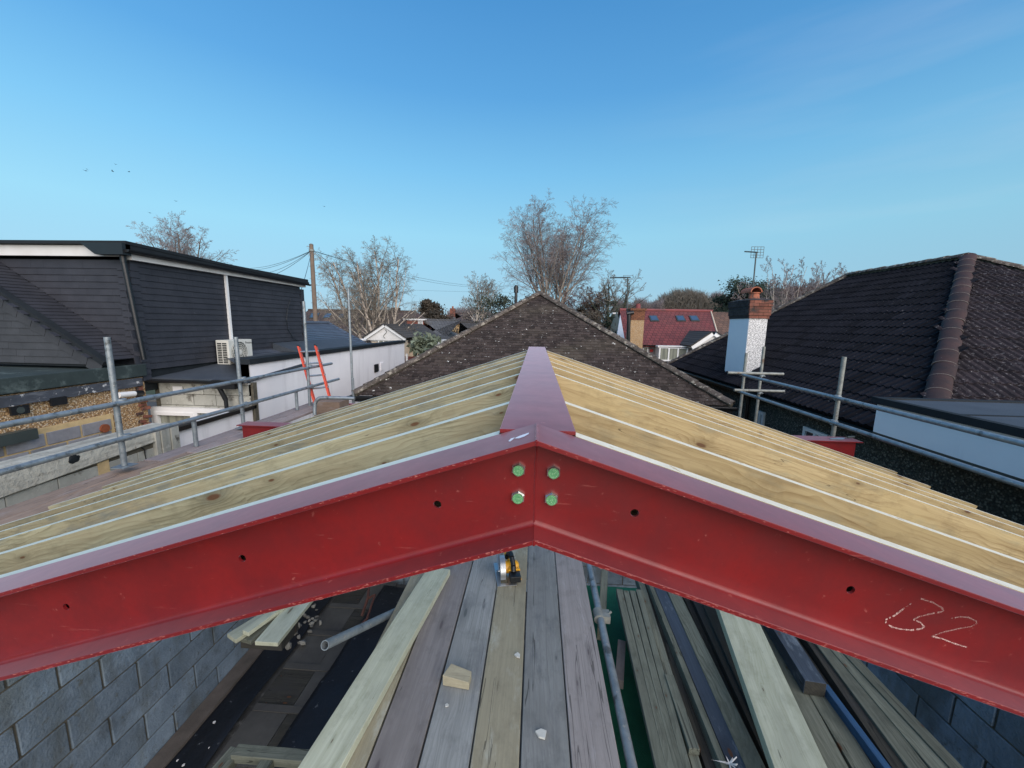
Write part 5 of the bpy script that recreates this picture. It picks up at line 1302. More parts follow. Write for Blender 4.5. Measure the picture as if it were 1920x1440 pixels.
fl_ = MB().hexa([(cx0-.07, yc0-.07, z), (cx1+.07, yc0-.07, z), (cx1+.07, yc0+cyd+.07, z), (cx0-.07, yc0+cyd+.07, z), (cx0+.08, yc0+.08, z+.05), (cx1-.08, yc0+.08, z+.05), (cx1-.08, yc0+cyd-.1, z+.05), (cx0+.08, yc0+cyd-.1, z+.05)]); fl_.build('flaunching', BRICKD, ch)
pc = Vector(((cx0+cx1)/2-.04, yc0+.25, z+.05))
MB().tube(pc, pc+Vector((0, 0, .15)), .13, 20, r2=.11).tube(pc+Vector((0, 0, .13)), pc+Vector((0, 0, .155)), .135, 20).build('chimney_pot', CLAY, ch, smooth=True)
mb = MB(); K = 10; vs = []
for yy_ in (-.10, .42):
    for rr in (.145, .12):
        for k in range(K): an = pi*k/(K-1); vs.append(pc+Vector((rr*cos(an), yy_, .155+rr*.95*sin(an))))
fs = []
for k in range(K-1): fs += [(k, k+1, 2*K+k+1, 2*K+k), (K+k, 3*K+k, 3*K+k+1, K+k+1), (k, K+k, K+k+1, k+1), (2*K+k, 2*K+k+1, 3*K+k+1, 3*K+k)]
mb.add(vs, fs).build('half_round_cowl', CLAY, ch)
mbase = ony(1392, 728, yc0-.02); MB().prism([(cx0-.02, yc0-.02, zcb+.5), (cx1+.3, yc0-.02, zcb+.66), (cx1+.3, yc0-.02, zcb+.58), (cx0-.02, yc0-.02, zcb+.34)], (0, -.03, 0)).build('lead_flashing', RENDER_B, ch)
def aerial(name, px, ytop, ybot, D, lab, grid=True, tiltx=0):
    t = thing(name, lab, 'aerial', tuple(dep(px[1], ybot, D))); bpy.context.view_layer.update()
    a = dep(px[0], ytop, D); b = dep(px[1], ybot, D)
    s = D/11
    cut(MB().tube(b, a, .019*s, 8).build('mast', GREYP), t)
    dirb = Vector((-.72, -.68, -.10)).normalized()
    e = a+dirb*.80*s
    mb = MB().tube(a-dirb*.12*s, e, .017*s, 6)
    n = Vector((-dirb.y, dirb.x, 0)).normalized()
    for k in range(11):
        c_ = a+dirb*(.12+.05*k)*s; mb.tube(c_-n*.055*s, c_+n*.055*s, .008*s, 4)
    cut(mb.build('boom', GREYP), t)
    mb = MB()
    if grid:
        h, w_ = .15*s, .17*s; c_ = a-dirb*.08*s
        for k in range(5):
            zz_ = -h+2*h*k/4; mb.tube(c_+Vector((-w_, 0, zz_)), c_+Vector((w_, 0, zz_)), .0075*s, 4)
            xx = -w_+2*w_*k/4; mb.tube(c_+Vector((xx, 0, -h)), c_+Vector((xx, 0, h)), .006*s, 4)
    else:
        for k in (-1, 1): mb.tube(a+Vector((-.13*s, 0, .05*k*s)), a+Vector((.13*s, 0, .05*k*s)), .006*s, 4)
    cut(mb.build('reflector', GREYP), t)
aerial('tv_aerial', (1418, 1411), 473, 548, 11.0, 'television aerial with mesh reflector standing above the white chimney')

# ================================================================ FAR HOUSES
def far_tile(name, c, c2, pz, px_, rough=.9, axis='x', moss=None):
    n = NT(name); g_ = n.node('ShaderNodeNewGeometry'); s_ = n.node('ShaderNodeSeparateXYZ'); n.l(g_.outputs['Position'], s_.inputs[0])
    a = n.math('FRACT', n.math('MULTIPLY', s_.outputs[2], 1/pz)); row = n.math('FLOOR', n.math('MULTIPLY', s_.outputs[2], 1/pz))
    u = n.math('ADD', n.math('MULTIPLY', s_.outputs[0 if axis == 'x' else 1], 1/px_), n.math('MULTIPLY', row, .5)); b = n.math('FRACT', u)
    cell = n.node('ShaderNodeTexWhiteNoise'); cb = n.node('ShaderNodeCombineXYZ'); n.l(n.math('FLOOR', u), cb.inputs[0]); n.l(row, cb.inputs[1]); n.l(cb.outputs[0], cell.inputs['Vector'])
    col = n.mix(cell.outputs['Value'], c, c2)
    if moss: col = n.mix(n.math('MULTIPLY', n.ramp(n.noise(n.coords('pos'), moss[1], 5, .65), .5, .72), moss[2], clamp=True), col, moss[0])
    h = n.math('MINIMUM', n.math('MULTIPLY', a, 5, clamp=True), n.math('MULTIPLY', n.math('MINIMUM', b, n.math('SUBTRACT', 1, b)), 9, clamp=True))
    col = n.mix(n.math('SUBTRACT', 1, h), col, tuple(x*.45 for x in c2))
    n.l(col, n.b.inputs['Base Color']); n.b.inputs['Roughness'].default_value = rough
    n.bump(n.math('ADD', h, n.math('MULTIPLY', cell.outputs['Value'], .5)), .8, .02); return n.m
FT_RED = far_tile('far_red_tile', (.17, .040, .040), (.11, .028, .031), .155, .30, moss=((.13, .05, .045), .5, .6))
FT_BR = far_tile('far_brown_tile', (.15, .085, .06), (.10, .06, .045), .15, .3)
FT_DK = far_tile('far_dark_tile', (.085, .058, .048), (.05, .038, .034), .13, .3, moss=((.12, .065, .05), .8, .7))
FT_GY = far_tile('far_grey_tile', (.13, .13, .13), (.085, .085, .088), .13, .3)
FT_DG = far_tile('far_charcoal_tile', (.07, .065, .062), (.045, .042, .040), .13, .25)
def pxy(x, y, Y): return ony(x, y, Y)
def prismoid(par, name, pts, back, mat):
    """closed solid: polygon pts pushed back by vector"""
    return MB().prism(pts, back).build(name, mat, par)
def hiproof(par, x0, x1, y0, y1, ze, zr, hl, hr, mat, ov=.3, name='roof', ridge=None):
    ym = (y0+y1)/2; a, b = x0-ov, x1+ov; c, d = y0-ov, y1+ov
    vs = [(a, c, ze), (b, c, ze), (b, d, ze), (a, d, ze), (x0+hl if hl else a, ym, zr), (x1-hr if hr else b, ym, zr), (a, c, ze-.12), (b, c, ze-.12), (b, d, ze-.12), (a, d, ze-.12)]
    o = MB().add(vs, [(0, 1, 5, 4), (1, 2, 5), (2, 3, 4, 5), (3, 0, 4), (6, 7, 1, 0), (7, 8, 2, 1), (8, 9, 3, 2), (9, 6, 0, 3), (9, 8, 7, 6)]).build(name, mat, par)
    e = vs[4]; f = vs[5]; MB().tube(e, f, .10, 8).build('ridge_tile', ridge or mat, par); return o
def ywin(par, a, b, Y, nmul=2, mat=UPVC, gl=GLASS_C, f=.06, name='window', bars=None):
    """window on the plane y=Y between photo pixels a (top left) and b (bottom right)"""
    A, B = ony(*a, Y), ony(*b, Y); x0, x1, z1, z0 = A.x, B.x, A.z, B.z
    mb = MB().box((x0, Y-.05, z1-f), (x1, Y+.03, z1)).box((x0, Y-.05, z0), (x1, Y+.03, z0+f))
    for k in range(nmul+1):
        xc_ = x0+f/2+(x1-x0-f)*k/nmul; mb.box((xc_-f/2, Y-.049, z0+f), (xc_+f/2, Y+.03, z1-f))
    if bars: zz_ = z0+(z1-z0)*bars; mb.box((x0+f, Y-.045, zz_-f/2), (x1-f, Y+.03, zz_+f/2))
    w_ = mb.build(name, mat, par); MB().box((x0+f*.5, Y-.01, z0+f*.5), (x1-f*.5, Y-.002, z1-f*.5)).build('pane', gl, w_); return w_
def skylight(par, px, mat=GREYP, slope=None, Y=0, ze=0):
    """four photo pixels lying on a sloping roof plane given by point + normal"""
    n, p0 = slope
    P4 = [ray(*q) for q in px]; P4 = [d*(n.dot(p0)/n.dot(d)) for d in P4]; c_ = sum(P4, Vector())/4
    o = MB().prism([p+n*.07 for p in [c_+(p-c_)*1.0 for p in P4]], -n*.10).build('skylight', mat, par)
    MB().prism([p+n*.078 for p in [c_+(p-c_)*.76 for p in P4]], n*.008).build('pane', GLASS_S, o); return o

# --- red tiled house right of the centre roof
rh = thing('red_roofed_house', 'house with red tiled roof, three skylights and white bay window, right of the centre roof', 'house')
Y1, Y2 = 26.0, 30.5
rl, rr_ = ony(1162, 582, Y2), ony(1333, 583, Y2); zr_d = (rl.z+rr_.z)/2; ed = ony(1260, 647, Y1); zed = ed.z
xl_ = ony(1170, 640, Y1).x; xrr = ony(1352, 647, Y1).x
v = [(xl_, Y1, zed), (xrr, Y1, zed), (rr_.x, Y2, zr_d), (rl.x, Y2, zr_d)]
MB().add(v+[(x, y, z-.15) for x, y, z in v], [(0, 1, 2, 3), (4, 5, 1, 0), (5, 6, 2, 1), (7, 4, 0, 3), (7, 6, 5, 4)]).build('roof', FT_RED, rh)
MB().tube((rl.x, Y2, zr_d+.02), (rr_.x+.1, Y2, zr_d+.02), .11, 8).build('ridge_tile', TILE_RED, rh)
MB().tube((rr_.x, Y2, zr_d+.02), (xrr, Y1, zed+.04), .05, 6).build('party_line', CREAM, rh)
MB().box((xl_+.35, Y1+.35, -6), (xrr, Y2+4, zed-.1)).build('wall', M('grey_render_far', (.26, .25, .26), (.2, .19, .2), 1), rh)
MB().add([(xl_+.3, Y1+.3, zed), (xl_+.3, Y2, zr_d-.1), (xl_+.3, Y2+4.5, zed)], [(0, 1, 2)]).build('gable', CREAM, rh)
MB().add([(rl.x, Y2, zr_d), (rr_.x, Y2, zr_d), (xrr, Y2+4.5, zed), (xl_, Y2+4.5, zed)], [(0, 1, 2, 3)]).build('rear_slope', TILE_RED, rh)
# pale verge face at the left end
prismoid(rh, 'verge_cladding', [pxy(1155, 640, Y1+.2), pxy(1172, 640, Y1+.2), pxy(1163, 590, Y1+3.2)], (0, .1, 0), M('pale_blue_lead', (.42, .47, .52), (.34, .38, .43), 2))
npl = Vector((0, -(zr_d-zed), Y2-Y1)).normalized(); sp0 = Vector((xl_, Y1, zed))
for q in (((1216, 593), (1231, 593), (1236, 603), (1220, 603)), ((1266, 593), (1281, 593), (1286, 603), (1270, 603)), ((1291, 593), (1306, 593), (1312, 603), (1296, 603))):
    skylight(rh, q[::-1], slope=(npl, sp0))
gutter(rh, (xl_, Y1-.08, zed-.02), (xrr, Y1-.08, zed-.02), BLACKP, .06)
# bay window
bay = ywin(rh, (1236, 650), (1288, 678), Y1-.6, 3, f=.09, name='bay_window')
MB().box(ony(1234, 648, Y1-.65), ony(1290, 651, Y1+.3)).build('bay_roof', UPVC, rh)
MB().box(ony(1236, 651, Y1-.58), ony(1238, 680, Y1+.3)).build('bay_side', UPVC, rh)
ywin(rh, (1205, 650), (1215, 662), Y1+.3, 1, f=.08)
MB().box(ony(1219, 655, Y1+.3), ony(1224, 660, Y1+.33)).build('alarm_box', M('alarm_red', (.5, .03, .03)), rh)
# little gable porch
gp_ = [pxy(1298, 655, Y1-1.5), pxy(1337, 629, Y1-1.5), pxy(1372, 655, Y1-1.5)]
prismoid(rh, 'gable_face', gp_, (0, .1, 0), WPAINT)
for a, b in ((gp_[0], gp_[1]), (gp_[1], gp_[2])):
    d = (b-a).normalized(); n_ = Vector((-d.z, 0, d.x)); n_ = n_ if n_.z > 0 else -n_
    MB().prism([a-Vector((0, .12, 0)), b-Vector((0, .12, 0)), b-Vector((0, .12, 0))+n_*.22, a-Vector((0, .12, 0))+n_*.22], (0, .08, 0)).build('bargeboard', UPVC, rh)
    MB().prism([a-Vector((0, .16, 0))+n_*.221, b-Vector((0, .16, 0))+n_*.221, b-Vector((0, .16, 0))+n_*.30, a-Vector((0, .16, 0))+n_*.30], (0, 3.5, 0)).build('porch_roof', FT_DG, rh)
c_ = pxy(1334, 637, Y1-1.66); MB().box(c_, c_+Vector((.30, .05, -.10))).build('gable_light', BLACKP, rh)
# adjoining brown roof
bh = thing('brown_roofed_house', 'brown tiled house adjoining the red roof, mostly behind the white chimney', 'house')
x2 = ony(1440, 583, Y2).x
v = [(xrr+.02, Y1, zed), (x2+1.0, Y1, zed), (x2, Y2, zr_d-.03), (rr_.x+.02, Y2, zr_d-.03)]
MB().add(v+[(x, y, z-.15) for x, y, z in v], [(0, 1, 2, 3), (4, 5, 1, 0), (5, 6, 2, 1), (7, 6, 5, 4)]).build('roof', FT_BR, bh)
MB().box((xrr+.3, Y1+.35, -6), (x2+.6, Y2+4, zed-.1)).build('wall', CREAM, bh)
c_ = pxy(1373, 584, Y2-.2); mb = MB().tube(c_-Vector((0, 0, .2)), c_+Vector((0, 0, .22)), .14, 10).tube(c_+Vector((-.22, 0, .1)), c_+Vector((-.05, 0, .28)), .09, 8).tube(c_+Vector((0, 0, .2)), c_+Vector((.16, 0, .5)), .06, 8).tube(c_+Vector((.05, 0, .3)), c_+Vector((.2, 0, .42)), .05, 8); mb.build('finial', CLAY, bh)
# tan chimney in front of the red roof
tc = thing('tan_chimney', 'tan pebbledash chimney with soot stained brick top in front of the red roof', 'chimney')
Yc = 24.5; a, b = pxy(1183, 600, Yc), pxy(1208, 600, Yc)
MB().box((a.x, Yc, -6), (b.x, Yc+1.0, a.z)).build('stack', PEB_T, tc)
zt4 = pxy(1195, 582, Yc).z; rows = 9; hh = (zt4-a.z)/rows
BR_far = far_tile('far_brick', (.25, .10, .05), (.14, .06, .035), .075, .22)
MB().box((a.x-.02, Yc-.02, a.z+.001), (b.x+.02, Yc+1.02, zt4)).build('brick_head', BR_far, tc)
MB().box((a.x-.09, Yc-.09, zt4), (b.x+.09, Yc+1.09, zt4+.12)).build('brick_cap', BR_far, tc)
MB().tube(((a.x+b.x)/2+.1, Yc+.5, zt4+.12), ((a.x+b.x)/2+.1, Yc+.5, zt4+.42), .16, 10, r2=.13).build('chimney_pot', TILE_RED, tc)
fp = thing('stove_flue', 'dark round flue pipe left of the tan chimney', 'flue', tuple(pxy(1178, 650, Yc-.2)))
bpy.context.view_layer.update()
cut(MB().tube(pxy(1178, 660, Yc-.2), pxy(1179, 590, Yc-.2), .11, 12).tube(pxy(1175, 588, Yc-.2), pxy(1188, 586, Yc-.2), .12, 10).build('pipe', BLACKP), fp)
lp = thing('street_lamp', 'street lamp with pale head left of the red roof', 'street lamp', tuple(pxy(1156, 640, 31))); bpy.context.view_layer.update()
cut(MB().tube(pxy(1155, 680, 31), pxy(1158, 588, 31), .06, 8).build('pole', GALV_B), lp); cut(MB().box(pxy(1149, 586, 31), pxy(1158, 589, 31.3)).build('lamp_head', UPVC), lp)
aerial('tv_aerial', (1177, 1176), 520, 585, 24.4, 'television aerial on a tall mast by the tan chimney', grid=False)

# --- long dark roofed house on the left
lh = thing('dark_roofed_house', 'long dark brown roofed house with skylights behind the birch trees, left', 'house')
Y1, Y2 = 36.0, 43.0
a, b = ony(545, 581, Y2), ony(771, 584, Y2); zr_ = (a.z+b.z)/2; ze_ = ony(700, 662, Y1).z; ze_ = -1.9
xr2 = ony(812, 640, Y1).x; xl2 = ony(500, 600, Y1).x
v = [(xl2, Y1, ze_), (xr2, Y1, ze_), (b.x, Y2, zr_), (xl2, Y2, zr_)]
MB().add(v+[(x, y, z-.15) for x, y, z in v]+[(xr2, Y2+7, ze_)], [(0, 1, 2, 3), (4, 5, 1, 0), (1, 8, 2), (7, 6, 5, 4)]).build('roof', FT_DK, lh)
MB().tube((xl2, Y2, zr_), (b.x, Y2, zr_), .13, 8).build('ridge_tile', FT_DK, lh); MB().tube((b.x, Y2, zr_), (xr2, Y1, ze_), .12, 8).build('hip_tile', TILE_H, lh)
MB().box((xl2, Y1+.4, -6), (xr2-.4, Y2+6.5, ze_-.1)).build('wall', CREAM, lh)
npl = Vector((0, -(zr_-ze_), Y2-Y1)).normalized(); sp0 = Vector((xl2, Y1, ze_))
for q in (((584, 588), (600, 588), (594, 597), (580, 597)), ((612, 588), (624, 588), (618, 597), (605, 597)), ((638, 588), (648, 588), (643, 597), (634, 597)), ((690, 604), (701, 604), (695, 616), (685, 616))):
    skylight(lh, q[::-1], slope=(npl, sp0))
cpx_ = pxy(742, 583, Y2); MB().box(cpx_+Vector((-.45, -.3, -.5)), cpx_+Vector((.45, .3, .35))).build('chimney', BRICKD, lh)
# side dormer, red tile hung, white window
Yd = 39.0; A_, B_ = pxy(757, 599, Yd), pxy(796, 600, Yd)
MB().box((A_.x+.3, Yd, A_.z-1.6), (B_.x-.1, Yd+3.2, A_.z-.05)).build('dormer_wall', BRICKW, lh)
MB().box((A_.x, Yd-.15, A_.z-.05), (B_.x+.1, Yd+3.3, A_.z+.12)).build('dormer_fascia', UPVC, lh)
MB().prism([(A_.x, Yd-.2, A_.z+.121), (B_.x+.15, Yd-.2, A_.z+.121), (b.x+1.0, Yd+2.0, A_.z+.9), (A_.x, Yd+2.0, A_.z+.9)], (0, 0, .06)).build('dormer_roof', FT_DK, lh)
ywin(lh, (784, 601), (793, 616), Yd-.02, 3, f=.07)
MB().box(pxy(783, 616, Yd-.1), pxy(795, 618, Yd+.2)).build('window_sill', UPVC, lh)

# --- white gabled house
gh = thing('white_gabled_house', 'small cream house with white front gable and strip window above the white wall', 'house')
Yg = 25.0; L0, AP, R0 = pxy(686, 639, Yg), pxy(722, 613, Yg), pxy(760, 637, Yg)
L0.z = R0.z = (L0.z+R0.z)/2
prismoid(gh, 'gable_face', [L0, R0, AP], (0, .15, 0), WPAINT)
for a, b in ((L0, AP), (AP, R0)):
    d = (b-a).normalized(); n_ = Vector((-d.z, 0, d.x)); n_ = n_ if n_.z > 0 else -n_
    o = Vector((0, .12, 0)); MB().prism([a-o, b-o, b-o+n_*.16, a-o+n_*.16], (0, .09, 0)).build('bargeboard', UPVC, gh)
    MB().prism([a-o*1.5+n_*.161, b-o*1.5+n_*.161, b-o*1.5+n_*.25, a-o*1.5+n_*.25], (0, 8, 0)).build('roof_slope', FT_DG, gh)
xr3 = pxy(800, 640, Yg).x
hiproof(gh, R0.x-1.5, xr3, Yg+1.2, Yg+8, R0.z-.05, AP.z-.15, 0, 3.0, FT_DG, ov=.25)
MB().box((L0.x+.3, Yg+.16, -6), (R0.x-.15, Yg+8, L0.z-.02)).build('wall', CREAM, gh)
MB().box((R0.x-.149, Yg+1.4, -6), (xr3, Yg+8, L0.z-.1)).build('wall', CREAM, gh)
ywin(gh, (709, 637), (758, 652), Yg+.1, 5, f=.07, bars=.32)
MB().tube(pxy(767, 638, Yg+1.3), pxy(767, 668, Yg+1.3), .05, 8).build('downpipe', BLACKP, gh)
MB().box((L0.x+.3, Yg+.1, L0.z-.08), (R0.x, Yg+.155, L0.z-.001)).build('trim_band', UPVC, gh)
# ornament scroll on the gable
s0 = pxy(722, 626, Yg-.02); mb = MB(); mb.path([s0+Vector((.10*sin(t*2.2), 0, .28-.56*t/2.8)) for t in [k*.2 for k in range(15)]], .018, 5); mb.build('scroll_ornament', GREYP, gh)
# small white lean-to gable left
lt = [pxy(655, 637, 23), pxy(676, 650, 23)]; MB().tube(pxy(656, 638, 23), pxy(673, 648, 23), .07, 6).tube(pxy(656, 638, 23), pxy(686, 637, 23), .07, 6).build('white_barge', UPVC, gh)

def smallhouse(lab, px0, px1, pe, pr, Y, hl, hr, rm, wm, depth=8, chim=None, wins=()):
    t = thing('distant_house', lab, 'house'); a, b = ony(px0, pe, Y), ony(px1, pe, Y); zr_ = ony((px0+px1)/2, pr, Y+depth/2).z
    hiproof(t, a.x, b.x, Y, Y+depth, a.z, zr_, hl, hr, rm)
    MB().box((a.x, Y, -6), (b.x, Y+depth, a.z-.1)).build('wall', wm, t)
    if chim: c_ = ony(chim, pr, Y+depth/2); MB().box(c_+Vector((-.4, -.4, -.6)), c_+Vector((.4, .4, .75))).build('chimney', BRICK, t); MB().tube(c_+Vector((0, 0, .75)), c_+Vector((0, 0, 1.1)), .15, 8).build('chimney_pot', CLAY, t)
    for w_ in wins: ywin(t, w_[0], w_[1], Y-.03, 2, f=.10, bars=.66)
    return t
smallhouse('distant cream house with brown hipped roof and white lattice window, beside the conifer', 812, 836, 604, 591, 52, 2.2, .6, FT_BR, CREAM_O, 6, wins=(((821, 606), (833, 616)),))
smallhouse('distant orange cream house with brown roof and short brick chimney', 834, 880, 606, 587, 60, 3.5, 3, FT_DK, CREAM_O, 9, chim=849, wins=())
smallhouse('distant house with grey weathered hipped roof behind the olive shrub', 790, 832, 632, 600, 36, 3, 3, FT_GY, CREAM, 7)
smallhouse('distant dark roofed house just left of the centre roof', 828, 905, 642, 604, 30, 3.2, 2.5, FT_DG, CREAM, 7.5)
smallhouse('far brown roofed house between the pole and the dormer', 540, 600, 604, 592, 62, 2, 2, FT_DK, CREAM, 8)
ga = thing('garage', 'white flat roofed garage edge between olive shrub and centre roof', 'garage'); MB().box(pxy(810, 641, 24), pxy(832, 655, 28)).build('wall', WPAINT, ga)
# fence by the white wall end
fn = thing('panel_fence', 'dark red brown panel fence with pale posts beyond the white wall', 'fence')
a, b = pxy(758, 668, 18), pxy(803, 668, 18)
for k in range(int((b.x-a.x)/.15)+1): MB().box((a.x+k*.15, 18, -3.6), (a.x+k*.15+.142, 18.02+(k % 2)*.01, a.z)).build('board', FENCEM, fn)
for k in range(3): MB().box((a.x+.1+k*.75, 17.9, -3.6), (a.x+.18+k*.75, 17.99, a.z+.12)).build('post', WPAINT, fn)
# back garden ground cover walls
ab = thing('address_post', 'thin aerial mast beside the left conifer', 'aerial', tuple(pxy(780, 600, 40))); bpy.context.view_layer.update(); cut(MB().tube(pxy(780, 600, 40), pxy(780, 568, 40), .03, 5).build('mast', GALV_B), ab)
ab.name = 'aerial_mast'

# ================================================================ TELEGRAPH POLE AND WIRES
tp = thing('telegraph_pole', 'wooden telegraph pole with wires fanning left and right, beside the dormer', 'telegraph pole', tuple(dep(592, 640, 22))); bpy.context.view_layer.update()
a = dep(584, 463, 22); b = dep(592, 606, 22); b2 = Vector((a.x*.3+b.x*.7, a.y*.3+b.y*.7, -6)); a.x = b.x; a.y = b.y
a = Vector((b.x, b.y, a.z)); cut(MB().tube((b.x, b.y, -6), a, .15, 14, r2=.105).build('pole', POLEM, smooth=True), tp)
cut(MB().tube(a, a+Vector((0, 0, .06)), .12, 12, r2=.05).tube(a-Vector((0, 0, .35)), a-Vector((0, 0, .25)), .14, 12).build('pole_cap', GALV_B), tp)
for k in range(12): 
    s_ = (-1)**k; cut(MB().tube(a+Vector((0, 0, -.8-k*.33)), a+Vector((s_*.2, 0, -.8-k*.33)), .012, 5).build('step_iron', GALV_B), tp)
def wire(p, q, sag, lab):
    pts = [Vector(p).lerp(Vector(q), t/16)-Vector((0, 0, sag*4*(t/16)*(1-t/16))) for t in range(17)]
    MB().path(pts, .011, 4).build('overhead_wire', BLACKP, label=lab, cat='wire', group='wires from the telegraph pole')
tpp = a-Vector((0, 0, .3))
for k, (x, y, Y, sg, lab) in enumerate(((470, 503, 30, .2, 'uppermost overhead wire running left from the telegraph pole'), (478, 506, 30, .2, 'second overhead wire running left from the pole'), (498, 512, 30, .2, 'third overhead wire running left from the pole'), (515, 515, 22, .1, 'lowest overhead wire running left from the pole'), (560, 558, 12, .1, 'wire dropping steeply from the pole to the dormer end'),
    (1000, 522, 60, 1.6, 'upper overhead wire sagging right from the pole behind the birches'), (1000, 529, 60, 1.2, 'lower overhead wire sagging right from the pole behind the birches'))):
    wire(tpp, ony(x, y, Y), sg, lab)
wire(ony(540, 532, 40), ony(960, 548, 60), .2, 'low level overhead wire crossing behind both left birches')

# ================================================================ TREES
def tube3(vs, fs, p, q, r1, r2, sides=3):
    d = q-p
    if d.length < 1e-6: return
    d.normalize(); a = d.orthogonal().normalized(); b = d.cross(a); n = len(vs)
    for c_, r_ in ((p, r1), (q, r2)):
        for k in range(sides):
            t = 2*pi*k/sides; vs.append(c_+a*(r_*cos(t))+b*(r_*sin(t)))
    for k in range(sides): k2 = (k+1) % sides; fs.append((n+k, n+k2, n+k2+sides, n+k+sides))
def bare_tree(name, lab, cat, base, H, spread, seed, stems=3, mt=BARK, mtw=TWIG, droop=.25, twig=.012, dens=1., up=.55, r0=None, group=None, trunk_h=.12, lean=None, fan=1.):
    rg = random.Random(seed); t = thing(name, lab, cat, tuple(base), group); base = Vector(base)
    TV, TF, CV, CF_ = [], [], [], []
    r0 = r0 or H*.014
    def grow(p, d, L, r, lv, maxlv):
        big = r > r0*.22
        n = 6 if lv < 2 else 4; seg = L/n; q = p.copy(); dd = d.copy(); pts = [(q.copy(), dd.copy(), r)]
        for i in range(n):
            wob = Vector((rg.gauss(0, 1), rg.gauss(0, 1), rg.gauss(0, .6)))*(.09 if lv == 0 else .12 if lv == 1 else .08)
            grav = Vector((0, 0, (up*.12 if lv < 2 else -droop*(.10+.12*lv)*((i+1)/n))))
            dd = (dd+wob+grav).normalized(); q2 = q+dd*seg; r2 = r*(1-.75*(i+1)/n)+.0
            r2 = max(r2, twig*.7)
            ra = max(pts[-1][2], twig*.7)
            tube3(TV if big else CV, TF if big else CF_, q, q2, ra, r2, 6 if big else 3)
            q = q2; pts.append((q.copy(), dd.copy(), r2))
        if lv >= maxlv: return
        nc = {0: 14, 1: 8, 2: 7, 3: 6}.get(lv, 3); nc = max(2, int(nc*dens+rg.random()*.9))
        for k in range(nc):
            f = (.22 if lv == 0 else .15)+(.98-.2)*((k+rg.random()*.7)/nc); i = min(int(f*n), n-1); pp = pts[i][0].lerp(pts[i+1][0], f*n-i); pd = pts[i][1]
            az = k*2.4+rg.uniform(-.6, .6); side = pd.orthogonal().normalized(); side = Matrix.Rotation(az, 3, pd) @ side
            an = rg.uniform(.45, .85) if lv < 2 else rg.uniform(.4, .95)
            cd = (pd*cos(an)+side*sin(an)*(1.0)).normalized()
            cl = L*(.62 if lv == 0 else .50)*(1.12-.72*f)*rg.uniform(.7, 1.2)*(spread if lv == 0 else 1)
            grow(pp, cd, cl, max(pts[i][2]*.5, twig), lv+1, maxlv)
    tb = base.copy(); th = H*trunk_h
    if stems > 1: tube3(TV, TF, tb-Vector((0, 0, .3)), tb+Vector((0, 0, th)), r0*1.5, r0*1.2, 8)
    for s in range(stems):
        az = 2*pi*s/stems+rg.uniform(-.4, .4); tl = (.0 if stems == 1 else rg.uniform(.10, .34))*fan
        d = Vector((cos(az)*tl*1.2, sin(az)*tl*.6, 1)); 
        if lean: d += Vector(lean)
        d.normalize(); L = (H-th)*rg.uniform(.84, 1.0)*(1. if fan > 1 else 1/max(d.z, .5))*.98
        grow(tb+Vector((0, 0, th if stems > 1 else -.2)), d, L, r0*(1 if stems == 1 else .75), 0, 4)
    for nm, V_, F_, m_ in (('trunk', TV, TF, mt), ('crown', CV, CF_, mtw)):
        me = bpy.data.meshes.new(nm); me.from_pydata([tuple(v-base) for v in V_], [], F_); me.materials.append(m_); o = link(nm, me, None, t)
    return t
def leafy(name, lab, cat, base, H, W_, seed, shape='cone', mat=LEAF_D, n=5000, ls=.16, group=None, stuffn='crown', base_h=.08, trunk=True, aniso=.8):
    rg = random.Random(seed); t = thing(name, lab, cat, tuple(base), group); vs = []; fs = []
    nb = 60 if shape == 'cone' else 40; cl = []
    for k in range(nb):
        if shape == 'cone':
            h = rg.random()**1.2; rad = W_*.5*(1-h)**.85; az = rg.random()*6.28; 
            L = rad*rg.uniform(.75, 1.12); cl.append((Vector((0, 0, H*(base_h+(1-base_h)*h))), Vector((cos(az)*L, sin(az)*L, L*rg.uniform(-.25, .25))), rad*.20+.12))
        else:
            u = Vector((rg.gauss(0, 1), rg.gauss(0, 1), rg.gauss(0, 1))).normalized()*rg.random()**.4
            cl.append((Vector((u.x*W_*.5, u.y*W_*.4, H*(.5+.5*u.z)*(1-base_h)+H*base_h)), Vector((0, 0, 0)), W_*rg.uniform(.07, .15)))
    for k in range(n):
        c_, d, s = cl[rg.randrange(nb)]; f = rg.random()**.6
        p = c_+d*f+Vector((rg.gauss(0, s), rg.gauss(0, s), rg.gauss(0, s*.6))); 
        if p.z < .1: p.z = .1
        a = Vector((rg.gauss(0, 1), rg.gauss(0, 1), rg.gauss(0, 1)-.3)).normalized(); b = a.orthogonal().normalized(); sz = ls*rg.uniform(.5, 1.4); m_ = len(vs)
        vs += [p-b*sz*.35, p+b*sz*.35, p+a*sz]; fs.append((m_, m_+1, m_+2))
    me = bpy.data.meshes.new(stuffn); me.from_pydata([tuple(v) for v in vs], [], fs); me.materials.append(mat); link(stuffn, me, None, t)
    if trunk:
        MBt = MB().tube((0, 0, -1), (0, 0, H*.85), H*.025+.05, 8, r2=.03).build('trunk', BARK, t)
    return t
def gbase(x, y, Y, z=None): p = ony(x, y, Y); p.z = -6 if z is None else z; return p
def hgt(x, ytop, Y, z0=-6): return ony(x, ytop, Y).z-z0
# big central birch
bare_tree('birch_tree', 'tallest bare birch, many stemmed, standing behind the peak of the centre roof', 'tree', gbase(1040, 560, 44), hgt(1040, 396, 44), .90, 7, stems=11, mt=M('grey_birch_bark', (.34, .29, .24), (.18, .15, .125), 2), mtw=TWIG, twig=.0075, droop=.4, dens=.95, r0=.17, trunk_h=.30, up=.75, fan=1.5)
